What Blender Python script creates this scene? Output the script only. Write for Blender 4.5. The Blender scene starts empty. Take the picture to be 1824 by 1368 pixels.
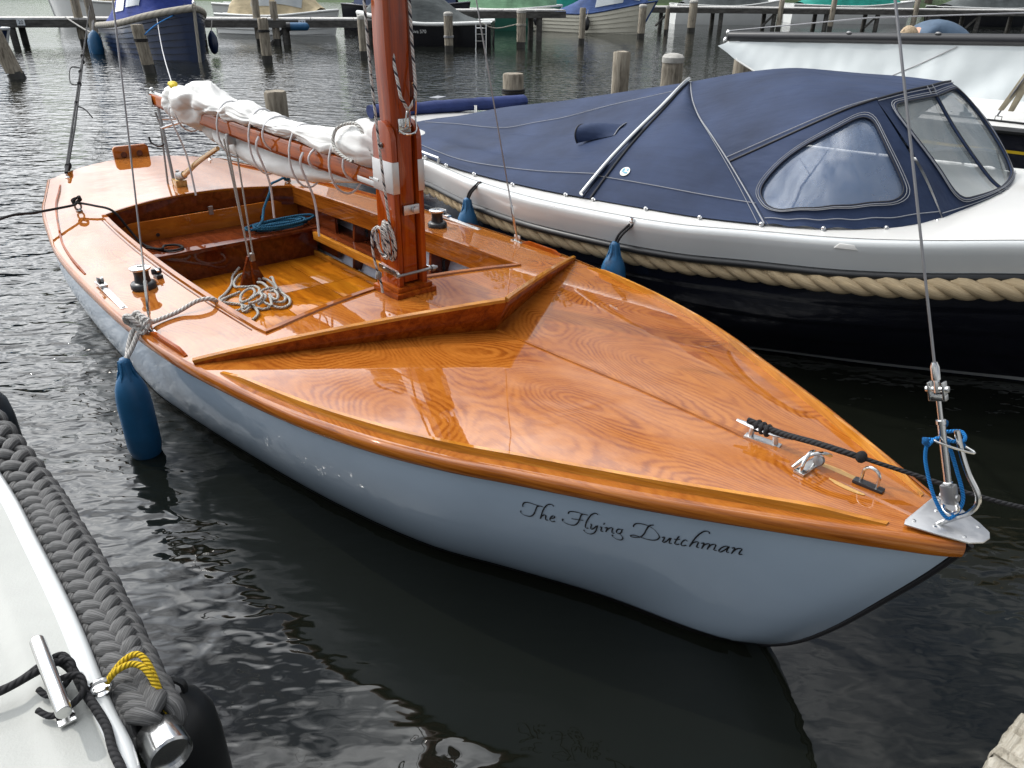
import bpy, bmesh, math, random
from mathutils import Vector, Matrix, noise
random.seed(7)
R = math.radians
scene = bpy.context.scene
COL = scene.collection

# ------------------------------------------------------------------ camera
cam_d = bpy.data.cameras.new('camera')
cam = bpy.data.objects.new('camera', cam_d)
COL.objects.link(cam)
PITCH, ROLL, CAMH = R(27.832), R(0.7606), 1.762
_r = Vector((1, 0, 0)); _u = Vector((0, math.sin(PITCH), math.cos(PITCH))); _f = Vector((0, math.cos(PITCH), -math.sin(PITCH)))
_r2 = math.cos(ROLL) * _r + math.sin(ROLL) * _u
_u2 = -math.sin(ROLL) * _r + math.cos(ROLL) * _u
cam.matrix_world = Matrix(((_r2.x, _u2.x, -_f.x, 0), (_r2.y, _u2.y, -_f.y, 0), (_r2.z, _u2.z, -_f.z, CAMH), (0, 0, 0, 1)))
cam_d.sensor_fit = 'HORIZONTAL'
cam_d.sensor_width = 36.0
cam_d.lens = 36.0 * 1361.8 / 1824.0
cam_d.clip_start = 0.05
cam_d.clip_end = 2000
scene.camera = cam

# ------------------------------------------------------------------ sky and sun
SUN_AZ, SUN_EL = R(-62), R(50)      # measured from +Y, negative = to the left
world = bpy.data.worlds.new('World')
scene.world = world
world.use_nodes = True
wn, wl = world.node_tree.nodes, world.node_tree.links
wn.clear()
w_out = wn.new('ShaderNodeOutputWorld')
w_bg = wn.new('ShaderNodeBackground')
w_sky = wn.new('ShaderNodeTexSky')
w_sky.sky_type = 'NISHITA'
w_sky.sun_disc = False
w_sky.sun_elevation = SUN_EL
w_sky.sun_rotation = SUN_AZ
w_sky.altitude = 0
w_sky.dust_density = 1.5
w_bg.inputs['Strength'].default_value = 0.13
# broken white cloud over the whole dome
w_tc = wn.new('ShaderNodeTexCoord')
w_map = wn.new('ShaderNodeMapping'); w_map.inputs['Scale'].default_value = (1.0, 1.0, 2.0); w_map.inputs['Location'].default_value = (.7, .2, 0)
w_n1 = wn.new('ShaderNodeTexNoise'); w_n1.inputs['Scale'].default_value = 2.1; w_n1.inputs['Detail'].default_value = 7; w_n1.inputs['Roughness'].default_value = 0.58
w_cr = wn.new('ShaderNodeValToRGB')
w_cr.color_ramp.elements[0].position = 0.36; w_cr.color_ramp.elements[0].color = (0, 0, 0, 1)
w_cr.color_ramp.elements[1].position = 0.56; w_cr.color_ramp.elements[1].color = (1, 1, 1, 1)
w_n2 = wn.new('ShaderNodeTexNoise'); w_n2.inputs['Scale'].default_value = 4.5; w_n2.inputs['Detail'].default_value = 5
w_cc = wn.new('ShaderNodeValToRGB')
w_cc.color_ramp.elements[0].position = 0.3; w_cc.color_ramp.elements[0].color = (5.0, 5.3, 5.8, 1)
w_cc.color_ramp.elements[1].position = 0.7; w_cc.color_ramp.elements[1].color = (12.5, 12.5, 12.4, 1)
# cloud is brighter towards the sun (forward scattering)
w_dot = wn.new('ShaderNodeVectorMath'); w_dot.operation = 'DOT_PRODUCT'
w_dot.inputs[1].default_value = (math.sin(SUN_AZ) * math.cos(SUN_EL), math.cos(SUN_AZ) * math.cos(SUN_EL), math.sin(SUN_EL))
w_fs = wn.new('ShaderNodeMapRange'); w_fs.interpolation_type = 'SMOOTHSTEP'
w_fs.inputs['From Min'].default_value = 0.40; w_fs.inputs['From Max'].default_value = 1.05
w_fs.inputs['To Min'].default_value = 1.0; w_fs.inputs['To Max'].default_value = 7.5
w_mul = wn.new('ShaderNodeVectorMath'); w_mul.operation = 'SCALE'
w_mix = wn.new('ShaderNodeMix'); w_mix.data_type = 'RGBA'
wl.new(w_tc.outputs['Generated'], w_map.inputs['Vector'])
wl.new(w_map.outputs['Vector'], w_n1.inputs['Vector'])
wl.new(w_map.outputs['Vector'], w_n2.inputs['Vector'])
wl.new(w_n1.outputs['Fac'], w_cr.inputs['Fac'])
wl.new(w_n2.outputs['Fac'], w_cc.inputs['Fac'])
wl.new(w_cr.outputs['Color'], w_mix.inputs['Factor'])
wl.new(w_sky.outputs['Color'], w_mix.inputs['A'])
wl.new(w_tc.outputs['Generated'], w_dot.inputs[0])
wl.new(w_dot.outputs['Value'], w_fs.inputs['Value'])
wl.new(w_cc.outputs['Color'], w_mul.inputs[0])
wl.new(w_fs.outputs[0], w_mul.inputs['Scale'])
wl.new(w_mul.outputs[0], w_mix.inputs['B'])
wl.new(w_mix.outputs['Result'], w_bg.inputs['Color'])
wl.new(w_bg.outputs['Background'], w_out.inputs['Surface'])

sun_d = bpy.data.lights.new('sun', 'SUN')
sun_d.energy = 2.8
sun_d.angle = R(0.53)
sun_d.color = (1.0, 0.95, 0.88)
sun = bpy.data.objects.new('sun', sun_d)
COL.objects.link(sun)
_sd = Vector((math.sin(SUN_AZ) * math.cos(SUN_EL), math.cos(SUN_AZ) * math.cos(SUN_EL), math.sin(SUN_EL)))
sun.rotation_euler = _sd.to_track_quat('Z', 'Y').to_euler()

scene.view_settings.view_transform = 'Standard'
scene.view_settings.look = 'None'
scene.view_settings.gamma = 1
scene.view_settings.exposure = -0.70
scene.render.engine = 'CYCLES'
scene.cycles.use_denoising = True
scene.cycles.max_bounces = 7
scene.cycles.transparent_max_bounces = 12
scene.cycles.caustics_reflective = True
scene.cycles.sample_clamp_indirect = 6.0

# ------------------------------------------------------------------ mesh helpers
class MB:
    """collects vertices, faces and uvs of one mesh"""
    def __init__(s): s.v = []; s.f = []; s.uv = {}; s.mi = {}; s.cur = 0
    def face(s, idx, uv=None):
        s.f.append(tuple(idx))
        if uv: s.uv[len(s.f) - 1] = uv
        if s.cur: s.mi[len(s.f) - 1] = s.cur
    def box(s, c, d, rot=None, taper=1.0):
        """box, centre c, full size d, optional Matrix rot; taper scales the top"""
        b = len(s.v); c = Vector(c)
        for z in (-.5, .5):
            k = taper if z > 0 else 1.0
            for x, y in ((-.5, -.5), (.5, -.5), (.5, .5), (-.5, .5)):
                p = Vector((x * d[0] * k, y * d[1] * k, z * d[2]))
                s.v.append(c + (rot @ p if rot else p))
        for q in ((0, 3, 2, 1), (4, 5, 6, 7), (0, 1, 5, 4), (1, 2, 6, 5), (2, 3, 7, 6), (3, 0, 4, 7)):
            s.face([b + i for i in q])
        return s
    def hexa(s, p):
        b = len(s.v); s.v += [Vector(q) for q in p]
        for q in ((0, 3, 2, 1), (4, 5, 6, 7), (0, 1, 5, 4), (1, 2, 6, 5), (2, 3, 7, 6), (3, 0, 4, 7)):
            s.face([b + i for i in q])
        return s
    def grid(s, fn, nu, nv, wrap=False, flip=False):
        b = len(s.v)
        for j in range(nv + 1):
            for i in range(nu + (0 if wrap else 1)):
                s.v.append(Vector(fn(i / nu, j / nv)))
        W = nu if wrap else nu + 1
        for j in range(nv):
            for i in range(nu):
                a, c = b + j * W + i, b + j * W + (i + 1) % W
                q = (a, c, c + W, a + W)
                uv = ((i / nu, j / nv), ((i + 1) / nu, j / nv), ((i + 1) / nu, (j + 1) / nv), (i / nu, (j + 1) / nv))
                if flip: q = q[::-1]; uv = uv[::-1]
                s.face(q, uv)
        return s
    def tube(s, pts, r, n=8, closed=False, cap=True, flat=1.0, up=None):
        """sweep a circle (r may be a list); uv = (metres along, turns around)"""
        pts = [Vector(p) for p in pts]; m = len(pts)
        if not isinstance(r, (list, tuple)): r = [r] * m
        T = []
        for i in range(m):
            if closed: t = pts[(i + 1) % m] - pts[i - 1]
            else: t = pts[min(i + 1, m - 1)] - pts[max(i - 1, 0)]
            T.append(t.normalized() if t.length > 1e-9 else Vector((0, 0, 1)))
        a = Vector(up) if up else (Vector((0, 0, 1)) if abs(T[0].z) < .9 else Vector((1, 0, 0)))
        nrm = (a - T[0] * a.dot(T[0])).normalized()
        b = len(s.v); L = 0; Ls = []
        for i in range(m):
            if i: L += (pts[i] - pts[i - 1]).length
            Ls.append(L)
            if up: nrm = a
            nrm = (nrm - T[i] * nrm.dot(T[i])).normalized()
            bn = T[i].cross(nrm)
            for k in range(n):
                an = 2 * math.pi * k / n
                s.v.append(pts[i] + (nrm * math.cos(an) + bn * math.sin(an) * flat) * r[i])
        rng = m if closed else m - 1
        for i in range(rng):
            i2 = (i + 1) % m; l1 = Ls[i]; l2 = Ls[i2] if i2 else L
            for k in range(n):
                k2 = (k + 1) % n
                s.face((b + i * n + k, b + i * n + k2, b + i2 * n + k2, b + i2 * n + k),
                       ((l1, k / n), (l1, (k + 1) / n), (l2, (k + 1) / n), (l2, k / n)))
        if cap and not closed:
            s.face([b + k for k in range(n)][::-1]); s.face([b + (m - 1) * n + k for k in range(n)])
        return s
    def lathe(s, prof, n=16, c=(0, 0, 0), rot=None):
        """prof: list of (radius, z)"""
        b = len(s.v); c = Vector(c)
        for r, z in prof:
            for k in range(n):
                an = 2 * math.pi * k / n
                p = Vector((r * math.cos(an), r * math.sin(an), z)); s.v.append(c + (rot @ p if rot else p))
        for i in range(len(prof) - 1):
            for k in range(n):
                k2 = (k + 1) % n
                s.face((b + i * n + k, b + i * n + k2, b + (i + 1) * n + k2, b + (i + 1) * n + k))
        s.face([b + k for k in range(n)][::-1]); s.face([b + (len(prof) - 1) * n + k for k in range(n)])
        return s
    def prism(s, poly, z0, z1, fn=None):
        """extrude a 2-d polygon; fn maps (x,y,z) to a point"""
        fn = fn or (lambda x, y, z: (x, y, z)); n = len(poly); b = len(s.v)
        for z in (z0, z1):
            for x, y in poly: s.v.append(Vector(fn(x, y, z)))
        s.face([b + i for i in range(n)][::-1]); s.face([b + n + i for i in range(n)])
        for i in range(n):
            j = (i + 1) % n; s.face((b + i, b + j, b + n + j, b + n + i))
        return s
    def ball(s, c, d, n=10, m=7, rot=None):
        c = Vector(c)
        def fn(u, v):
            a, p = 2 * math.pi * u, math.pi * (v * .98 + .01)
            q = Vector((d[0] * math.sin(p) * math.cos(a), d[1] * math.sin(p) * math.sin(a), -d[2] * math.cos(p)))
            return c + (rot @ q if rot else q)
        return s.grid(fn, n, m, wrap=True)
    def build(s, name, mat, parent=None, smooth=True, bevel=0, angle=40, segs=2):
        me = bpy.data.meshes.new(name)
        me.from_pydata([tuple(v) for v in s.v], [], s.f)
        uvl = me.uv_layers.new(name='uv')
        for fi, uv in s.uv.items():
            p = me.polygons[fi]
            for li, t in zip(p.loop_indices, uv): uvl.data[li].uv = t
        mats = mat if isinstance(mat, (list, tuple)) else [mat]
        for m in mats: me.materials.append(m)
        for fi, k in s.mi.items(): me.polygons[fi].material_index = k
        bm = bmesh.new(); bm.from_mesh(me)
        bmesh.ops.recalc_face_normals(bm, faces=bm.faces)
        if bevel:
            es = [e for e in bm.edges if len(e.link_faces) == 2 and e.calc_face_angle(0) > R(35)]
            bmesh.ops.bevel(bm, geom=es, offset=bevel, segments=segs, affect='EDGES', profile=.6, clamp_overlap=True)
        bm.to_mesh(me); bm.free()
        if smooth:
            me.polygons.foreach_set('use_smooth', [True] * len(me.polygons))
            me.set_sharp_from_angle(angle=R(angle))
        o = bpy.data.objects.new(name, me)
        COL.objects.link(o)
        if parent: o.parent = parent
        return o

def tag(o, label=None, cat=None, group=None, kind=None):
    if label: o['label'] = label
    if cat: o['category'] = cat
    if group: o['group'] = group
    if kind: o['kind'] = kind
    return o

def empty(name, loc=(0, 0, 0), rz=0, label=None, cat=None, group=None):
    o = bpy.data.objects.new(name, None)
    o.empty_display_size = .2
    COL.objects.link(o); o.location = loc; o.rotation_euler = (0, 0, rz)
    return tag(o, label, cat, group)

def copy_tree(o, parent=None, label=None, loc=None, rz=None):
    c = o.copy(); COL.objects.link(c)
    if parent: c.parent = parent
    if label: c['label'] = label
    if loc is not None: c.location = loc
    if rz is not None: c.rotation_euler = (c.rotation_euler[0], c.rotation_euler[1], rz)
    for ch in o.children: copy_tree(ch, c)
    return c

def interp(tab, x):
    """smooth (monotone cubic) interpolation through (x, y) pairs"""
    if x <= tab[0][0]: return tab[0][1]
    if x >= tab[-1][0]: return tab[-1][1]
    for i in range(len(tab) - 1):
        if x <= tab[i + 1][0]: break
    x0, y0 = tab[i]; x1, y1 = tab[i + 1]; h = x1 - x0; d = (y1 - y0) / h
    def sl(k):
        if k <= 0 or k >= len(tab) - 1: return None
        a = (tab[k][1] - tab[k - 1][1]) / (tab[k][0] - tab[k - 1][0]); b = (tab[k + 1][1] - tab[k][1]) / (tab[k + 1][0] - tab[k][0])
        return 0 if a * b <= 0 else 2 * a * b / (a + b)
    m0 = sl(i); m1 = sl(i + 1)
    m0 = d if m0 is None else m0; m1 = d if m1 is None else m1
    t = (x - x0) / h
    return (y0 * (1 + 2 * t) * (1 - t) ** 2 + m0 * h * t * (1 - t) ** 2 + y1 * t * t * (3 - 2 * t) + m1 * h * t * t * (t - 1))

def spline(P, n=8, closed=False):
    """Catmull-Rom through the points"""
    P = [Vector(p) for p in P]; m = len(P); out = []
    for i in range(m if closed else m - 1):
        if closed: a, b, c, d = P[i - 1], P[i], P[(i + 1) % m], P[(i + 2) % m]
        else: a, b, c, d = P[max(i - 1, 0)], P[i], P[i + 1], P[min(i + 2, m - 1)]
        for k in range(n):
            t = k / n
            out.append(.5 * (2 * b + (c - a) * t + (2 * a - 5 * b + 4 * c - d) * t * t + (3 * b - a - 3 * c + d) * t ** 3))
    if not closed: out.append(P[-1])
    return out

def rope(name, pts, r, mat, parent=None, n=8, sp=6, label=None, cat='rope', group=None, closed=False):
    o = MB().tube(spline(pts, sp, closed) if sp else pts, r, n, closed).build(name, mat, parent, angle=80)
    if label: tag(o, label, cat, group)
    return o

def nz(x, y=0, z=0): return noise.noise(Vector((x, y, z)))
def lerp(a, b, t): return a + (b - a) * t
def clamp(x, a=0., b=1.): return max(a, min(b, x))
def sstep(a, b, x):
    t = clamp((x - a) / (b - a)); return t * t * (3 - 2 * t)
# ------------------------------------------------------------------ materials
def new_mat(name):
    m = bpy.data.materials.new(name); m.use_nodes = True
    nt = m.node_tree; b = nt.nodes['Principled BSDF']
    return m, nt, b
def N(nt, t, **kw):
    n = nt.nodes.new(t)
    for k, v in kw.items():
        if k in n.inputs.keys(): n.inputs[k].default_value = v
        else: setattr(n, k, v)
    return n
def ramp(nt, src, stops):
    r = nt.nodes.new('ShaderNodeValToRGB'); e = r.color_ramp.elements
    while len(e) < len(stops): e.new(.5)
    for i, (p, c) in enumerate(stops): e[i].position = p; e[i].color = (*c, 1)
    nt.links.new(src, r.inputs['Fac']); return r.outputs['Color']
def coords(nt, kind='Object', scale=(1, 1, 1), rot=(0, 0, 0)):
    tc = nt.nodes.new('ShaderNodeTexCoord'); mp = nt.nodes.new('ShaderNodeMapping')
    mp.inputs['Scale'].default_value = scale; mp.inputs['Rotation'].default_value = rot
    nt.links.new(tc.outputs[kind], mp.inputs['Vector']); return mp.outputs['Vector']
def noise_n(nt, vec, scale, detail=4, rough=.5, dist=0):
    n = N(nt, 'ShaderNodeTexNoise', Scale=scale, Detail=detail, Roughness=rough, Distortion=dist)
    nt.links.new(vec, n.inputs['Vector']); return n.outputs['Fac']
def math_n(nt, op, a, b=None):
    n = nt.nodes.new('ShaderNodeMath'); n.operation = op
    for i, x in enumerate((a, b)):
        if x is None: continue
        if isinstance(x, (int, float)): n.inputs[i].default_value = x
        else: nt.links.new(x, n.inputs[i])
    return n.outputs[0]
def mixc(nt, f, a, b, mode='MIX'):
    n = nt.nodes.new('ShaderNodeMix'); n.data_type = 'RGBA'; n.blend_type = mode
    for k, x in (('Factor', f), ('A', a), ('B', b)):
        i = n.inputs[k] if k == 'Factor' else [q for q in n.inputs if q.name == k and q.type == 'RGBA'][0]
        if isinstance(x, (int, float)): i.default_value = x
        elif isinstance(x, tuple): i.default_value = (*x, 1)
        else: nt.links.new(x, i)
    return [o for o in n.outputs if o.type == 'RGBA'][0]
def bump(nt, b, h, strength=.3, dist=.01, chain=None):
    n = N(nt, 'ShaderNodeBump', Strength=strength, Distance=dist)
    nt.links.new(h, n.inputs['Height'])
    if chain: nt.links.new(chain, n.inputs['Normal'])
    nt.links.new(n.outputs['Normal'], b.inputs['Normal']); return n.outputs['Normal']

def plain(name, c, rough=.5, metal=0., var=.12, vscale=6., bmp=0., bscale=40., coat=0., dirt=None, spec=.5, kind='Object'):
    m, nt, b = new_mat(name)
    v = coords(nt, kind)
    f = noise_n(nt, v, vscale, 5, .6)
    lo = tuple(x * (1 - var) for x in c); hi = tuple(min(1, x * (1 + var)) for x in c)
    col = ramp(nt, f, [(.3, lo), (.7, hi)])
    if dirt:
        f2 = noise_n(nt, v, dirt[1], 6, .65)
        msk = ramp(nt, f2, [(dirt[2], (0, 0, 0)), (dirt[2] + .16, (1, 1, 1))])
        col = mixc(nt, msk, col, dirt[0])
    nt.links.new(col, b.inputs['Base Color'])
    b.inputs['Roughness'].default_value = rough; b.inputs['Metallic'].default_value = metal
    b.inputs['Coat Weight'].default_value = coat; b.inputs['Coat Roughness'].default_value = .04
    b.inputs['Specular IOR Level'].default_value = spec
    if metal > .5:
        f3 = noise_n(nt, v, 35, 4, .6)
        rr = nt.nodes.new('ShaderNodeMapRange'); rr.inputs['To Min'].default_value = rough * .6; rr.inputs['To Max'].default_value = rough * 1.6
        nt.links.new(f3, rr.inputs['Value']); nt.links.new(rr.outputs[0], b.inputs['Roughness'])
    if bmp: bump(nt, b, noise_n(nt, v, bscale, 4, .6), bmp, .004)
    return m

def wood(name, dark, mid, light, scale=(1.2, 14, 14), rings=0., gloss=.0, rough=.4, coat=1., wear=0., contrast=.62, offset=(0, 0, 0)):
    """varnished timber: long streaks (scale sets the direction), or contour figure when rings > 0"""
    m, nt, b = new_mat(name)
    v = coords(nt, 'Object', scale)
    fine = noise_n(nt, coords(nt, 'Object', tuple(s * (6 if s > 5 else 1.5) for s in scale)), 3, 4, .7)
    if rings:
        # sliced veneer: contour lines of a smooth field, book-matched about the centre line
        tc = nt.nodes.new('ShaderNodeTexCoord'); sx = nt.nodes.new('ShaderNodeSeparateXYZ'); cx = nt.nodes.new('ShaderNodeCombineXYZ')
        nt.links.new(tc.outputs['Object'], sx.inputs[0]); nt.links.new(sx.outputs[0], cx.inputs[0])
        nt.links.new(math_n(nt, 'ABSOLUTE', sx.outputs[1]), cx.inputs[1])
        mp = nt.nodes.new('ShaderNodeMapping'); mp.inputs['Scale'].default_value = scale; mp.inputs['Location'].default_value = offset
        nt.links.new(cx.outputs[0], mp.inputs['Vector']); vm = mp.outputs['Vector']
        base = noise_n(nt, vm, 1.0, 1.0, .4, .25)
        wob = noise_n(nt, vm, 5, 5, .62)
        ph = math_n(nt, 'ADD', math_n(nt, 'MULTIPLY', base, rings), math_n(nt, 'MULTIPLY', wob, 15))
        g = math_n(nt, 'ADD', math_n(nt, 'MULTIPLY', math_n(nt, 'SINE', ph), .5), .5)
        g = math_n(nt, 'POWER', g, 1.5)
        g2 = math_n(nt, 'ADD', math_n(nt, 'MULTIPLY', math_n(nt, 'SINE', math_n(nt, 'MULTIPLY', ph, .23)), .5), .5)
        por = noise_n(nt, coords(nt, 'Object', (14, 110, 14), (0, 0, .06)), 2.2, 3, .75)
        big = noise_n(nt, coords(nt), 2.2, 4, .6)
        amr = nt.nodes.new('ShaderNodeMapRange'); amr.inputs['From Min'].default_value = .35; amr.inputs['From Max'].default_value = .68
        nt.links.new(noise_n(nt, coords(nt, 'Object', (1, 1.6, 1)), 3.4, 4, .65), amr.inputs['Value']); amp = amr.outputs[0]
        # h rises towards dark late wood
        h = math_n(nt, 'ADD', math_n(nt, 'MULTIPLY', math_n(nt, 'MULTIPLY', g, amp), contrast), math_n(nt, 'ADD', math_n(nt, 'MULTIPLY', g2, .05), math_n(nt, 'ADD', math_n(nt, 'MULTIPLY', por, .34), math_n(nt, 'MULTIPLY', big, .30))))
        col = ramp(nt, h, [(.28, light), (.50, mid), (.80, dark)])
    else:
        s1 = noise_n(nt, v, 2.0, 5, .6, .6)
        h = math_n(nt, 'ADD', math_n(nt, 'MULTIPLY', s1, .7), math_n(nt, 'MULTIPLY', fine, .3))
        col = ramp(nt, h, [(.32, dark), (.5, mid), (.68, light)])
    if wear:
        wv = ramp(nt, noise_n(nt, coords(nt), 9, 6, .7), [(.66, (0, 0, 0)), (.74, (1, 1, 1))])
        col = mixc(nt, math_n(nt, 'MULTIPLY', wv, wear), col, (.45, .27, .09))
    nt.links.new(col, b.inputs['Base Color'])
    b.inputs['Roughness'].default_value = rough
    b.inputs['Coat Weight'].default_value = coat; b.inputs['Coat Roughness'].default_value = .02; b.inputs['Coat IOR'].default_value = 1.58
    b.inputs['Specular IOR Level'].default_value = .0 if coat else .3
    if coat:
        # gentle waviness of hand-brushed varnish
        n = N(nt, 'ShaderNodeBump', Strength=.035, Distance=.01)
        nt.links.new(math_n(nt, 'ADD', noise_n(nt, coords(nt), 7, 3, .5), math_n(nt, 'MULTIPLY', fine, .08)), n.inputs['Height'])
        nt.links.new(n.outputs['Normal'], b.inputs['Coat Normal'])
    bump(nt, b, h, .12, .003)
    return m

def rope_mat(name, c, twist=90, fleck=None, rough=.85, strands=3, strength=.9):
    """laid or braided line; uses the tube uv (metres, turns)"""
    m, nt, b = new_mat(name)
    tc = nt.nodes.new('ShaderNodeTexCoord'); sp = nt.nodes.new('ShaderNodeSeparateXYZ')
    nt.links.new(tc.outputs['UV'], sp.inputs[0])
    ph = math_n(nt, 'ADD', math_n(nt, 'MULTIPLY', sp.outputs[0], twist), math_n(nt, 'MULTIPLY', sp.outputs[1], strands))
    wv = math_n(nt, 'ABSOLUTE', math_n(nt, 'SINE', math_n(nt, 'MULTIPLY', ph, math.pi)))
    v = coords(nt); f = noise_n(nt, v, 60, 3, .6)
    lo = tuple(x * .62 for x in c)
    col = mixc(nt, math_n(nt, 'POWER', wv, .6), lo, c)
    col = mixc(nt, math_n(nt, 'MULTIPLY', f, .35), col, tuple(x * .55 for x in c))
    if fleck:
        ph2 = math_n(nt, 'ADD', math_n(nt, 'MULTIPLY', sp.outputs[0], twist * .33), math_n(nt, 'MULTIPLY', sp.outputs[1], 1.0))
        fl = math_n(nt, 'GREATER_THAN', math_n(nt, 'FRACT', ph2), .72)
        fl = math_n(nt, 'MULTIPLY', fl, math_n(nt, 'GREATER_THAN', noise_n(nt, v, 25, 2, .5), .42))
        col = mixc(nt, fl, col, fleck)
    nt.links.new(col, b.inputs['Base Color']); b.inputs['Roughness'].default_value = rough
    b.inputs['Specular IOR Level'].default_value = .3
    bump(nt, b, math_n(nt, 'ADD', wv, math_n(nt, 'MULTIPLY', f, .4)), strength, .004)
    return m

M = {}
M['deck_ply'] = wood('varnished_deck_plywood', (.10, .022, .005), (.255, .069, .009), (.39, .132, .020), (1.0, 2.1, 1.0), rings=420, wear=.08, contrast=.26, offset=(.35, .2, 0))
M['deck_side'] = wood('varnished_side_deck', (.11, .028, .006), (.24, .070, .011), (.35, .125, .024), (1.1, 2.6, 1.0), rings=330, wear=.14, contrast=.26, offset=(3.1, 1.2, 0))
M['mahogany'] = wood('varnished_mahogany', (.10, .018, .003), (.25, .050, .005), (.38, .098, .010), (1.0, 16, 16), coat=.35)
M['mahogany_up'] = wood('varnished_mahogany_mast', (.11, .015, .003), (.26, .040, .004), (.39, .076, .008), (16, 16, .8), coat=.8)
M['rail_wood'] = wood('varnished_rail_wood', (.12, .028, .004), (.27, .078, .009), (.40, .14, .020), (2.0, 2.0, 55), wear=.10, coat=.8)
M['toe_wood'] = wood('varnished_toe_rail', (.26, .09, .010), (.44, .17, .020), (.60, .28, .04), (2.0, 2.0, 40), coat=.8)
M['floor_wood'] = wood('varnished_floor_plywood', (.26, .072, .005), (.42, .135, .008), (.56, .21, .014), (1.0, 7, 3), coat=.6)
M['dark_wood'] = wood('dark_interior_mahogany', (.055, .012, .004), (.115, .025, .008), (.17, .042, .012), (1.0, 12, 12), coat=.6)
M['panel_wood'] = wood('interior_panel_plywood', (.20, .055, .007), (.33, .095, .011), (.44, .145, .018), (2, 2, 5), coat=.6)
M['pale_wood'] = wood('varnished_ash', (.34, .18, .05), (.50, .29, .09), (.62, .40, .15), (1.2, 20, 20))
M['hull_paint'] = plain('blue_grey_hull_paint', (.37, .46, .56), .28, var=.05, vscale=2.5, coat=.65, dirt=((.14, .17, .18), 5, .72))
M['liner'] = plain('pale_blue_grey_interior_paint', (.66, .70, .80), .45, var=.06)
M['black_paint'] = plain('black_paint', (.012, .012, .014), .35)
M['lettering'] = plain('black_lettering_vinyl', (.006, .006, .008), .3)
M['steel'] = plain('polished_stainless_steel', (.62, .62, .61), .16, 1.0, var=.06)
M['steel_dull'] = plain('dull_galvanised_steel', (.30, .30, .30), .42, 1.0, var=.15)
M['alu'] = plain('brushed_aluminium', (.60, .60, .60), .38, 1.0, var=.08)
M['wire'] = plain('stainless_wire', (.30, .30, .31), .40, .9, var=.1)
M['black_plastic'] = plain('black_plastic', (.014, .014, .016), .32, var=.2)
M['canvas_sail'] = plain('white_sailcloth', (.64, .64, .62), .75, var=.06, vscale=5, bmp=.9, bscale=9, dirt=((.50, .46, .38), 2.2, .68))
M['sail_grey'] = plain('white_sailcloth_clean', (.44, .475, .48), .55, var=.04, vscale=4, bmp=.2, bscale=9)
M['blue_fender'] = plain('blue_vinyl', (.010, .088, .20), .46, var=.25, vscale=7, dirt=((.02, .045, .09), 9, .60), bmp=.08, bscale=30)
M['rope_white'] = rope_mat('white_laid_rope', (.58, .56, .53), 55)
M['rope_fleck'] = rope_mat('white_rope_black_fleck', (.60, .58, .55), 60, fleck=(.04, .04, .05))
M['rope_black'] = rope_mat('black_laid_rope', (.022, .022, .024), 75, strength=.6)
M['rope_blue'] = rope_mat('blue_rope', (.015, .11, .20), 60)
M['rope_cyan'] = rope_mat('bright_blue_cord', (.012, .22, .62), 160)
M['rope_yellow'] = rope_mat('yellow_cord', (.62, .42, .02), 120)
M['rope_grey'] = rope_mat('grey_white_rope', (.50, .50, .47), 55)
M['cord'] = plain('white_sail_tie_cord', (.55, .55, .56), .8)
# ------------------------------------------------------------------ the varnished wooden sailing boat
# boat frame: x = metres from the stern, y = across (negative = the side nearest the camera), z = above the water
BOAT = empty('sailboat', (-3.1506, 6.3232, 0), R(-49.895),
             'varnished wooden open sailboat with blue-grey hull and mast, in the middle', 'sailboat')
W_TAB = [(.33, .64), (.8, .755), (1.2, .85), (1.77, .935), (2.25, .99), (2.65, 1.008), (3.0, 1.012), (3.3, 1.012), (3.66, 1.005), (4.1, .975), (4.44, .925),
         (4.83, .85), (5.15, .755), (5.41, .645), (5.55, .57), (5.89, .392), (6.18, .222), (6.38, .098), (6.46, .045), (6.495, .012)]
WL_TAB = [(.45, .50), (1.0, .70), (1.6, .83), (2.1, .89), (2.8, .908), (3.32, .90), (3.57, .867), (4.0, .792), (4.42, .706), (4.75, .62), (5.05, .516), (5.3, .38),
          (5.6, .225), (5.85, .13), (5.95, .08), (6.03, .008)]
STEM = [(-.30, 5.55), (-.15, 5.82), (-.03, 6.027), (.079, 6.155), (.197, 6.244), (.412, 6.368), (.544, 6.439), (.664, 6.495)]
def bW(s): return interp(W_TAB, s)
def bZ(s): t = s / 6.5; return .4253 - .0481 * t + .2945 * t * t
def deckz(s, w):
    Wd = max(bW(s), .02); return bZ(s) + .040 * min(1, Wd / .6) * (1 - min(1, abs(w) / Wd) ** 2)
def hull_pt(q, r, sg=-1):
    """q 0..1 stern to stem, r 0 sheer .. 1 waterline .. 1.4 below water"""
    s0 = .33 + .12 * r
    zb = .664 * (1 - r)
    s1 = interp(STEM, zb)
    s = lerp(s0, s1, q)
    wS = bW(lerp(.33, 6.495, q)); wL = interp(WL_TAB, lerp(.45, 6.03, q))
    rr = min(r, 1.0)
    w = lerp(wS, wL, rr) + .035 * math.sin(math.pi * rr) * min(1, wS / .5)
    z = bZ(lerp(.33, 6.495, q)) * (1 - rr)
    if r > 1: w *= max(0, 1 - 1.6 * (r - 1)); z = -.55 * (r - 1)
    return Vector((s, sg * w, z))

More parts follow.
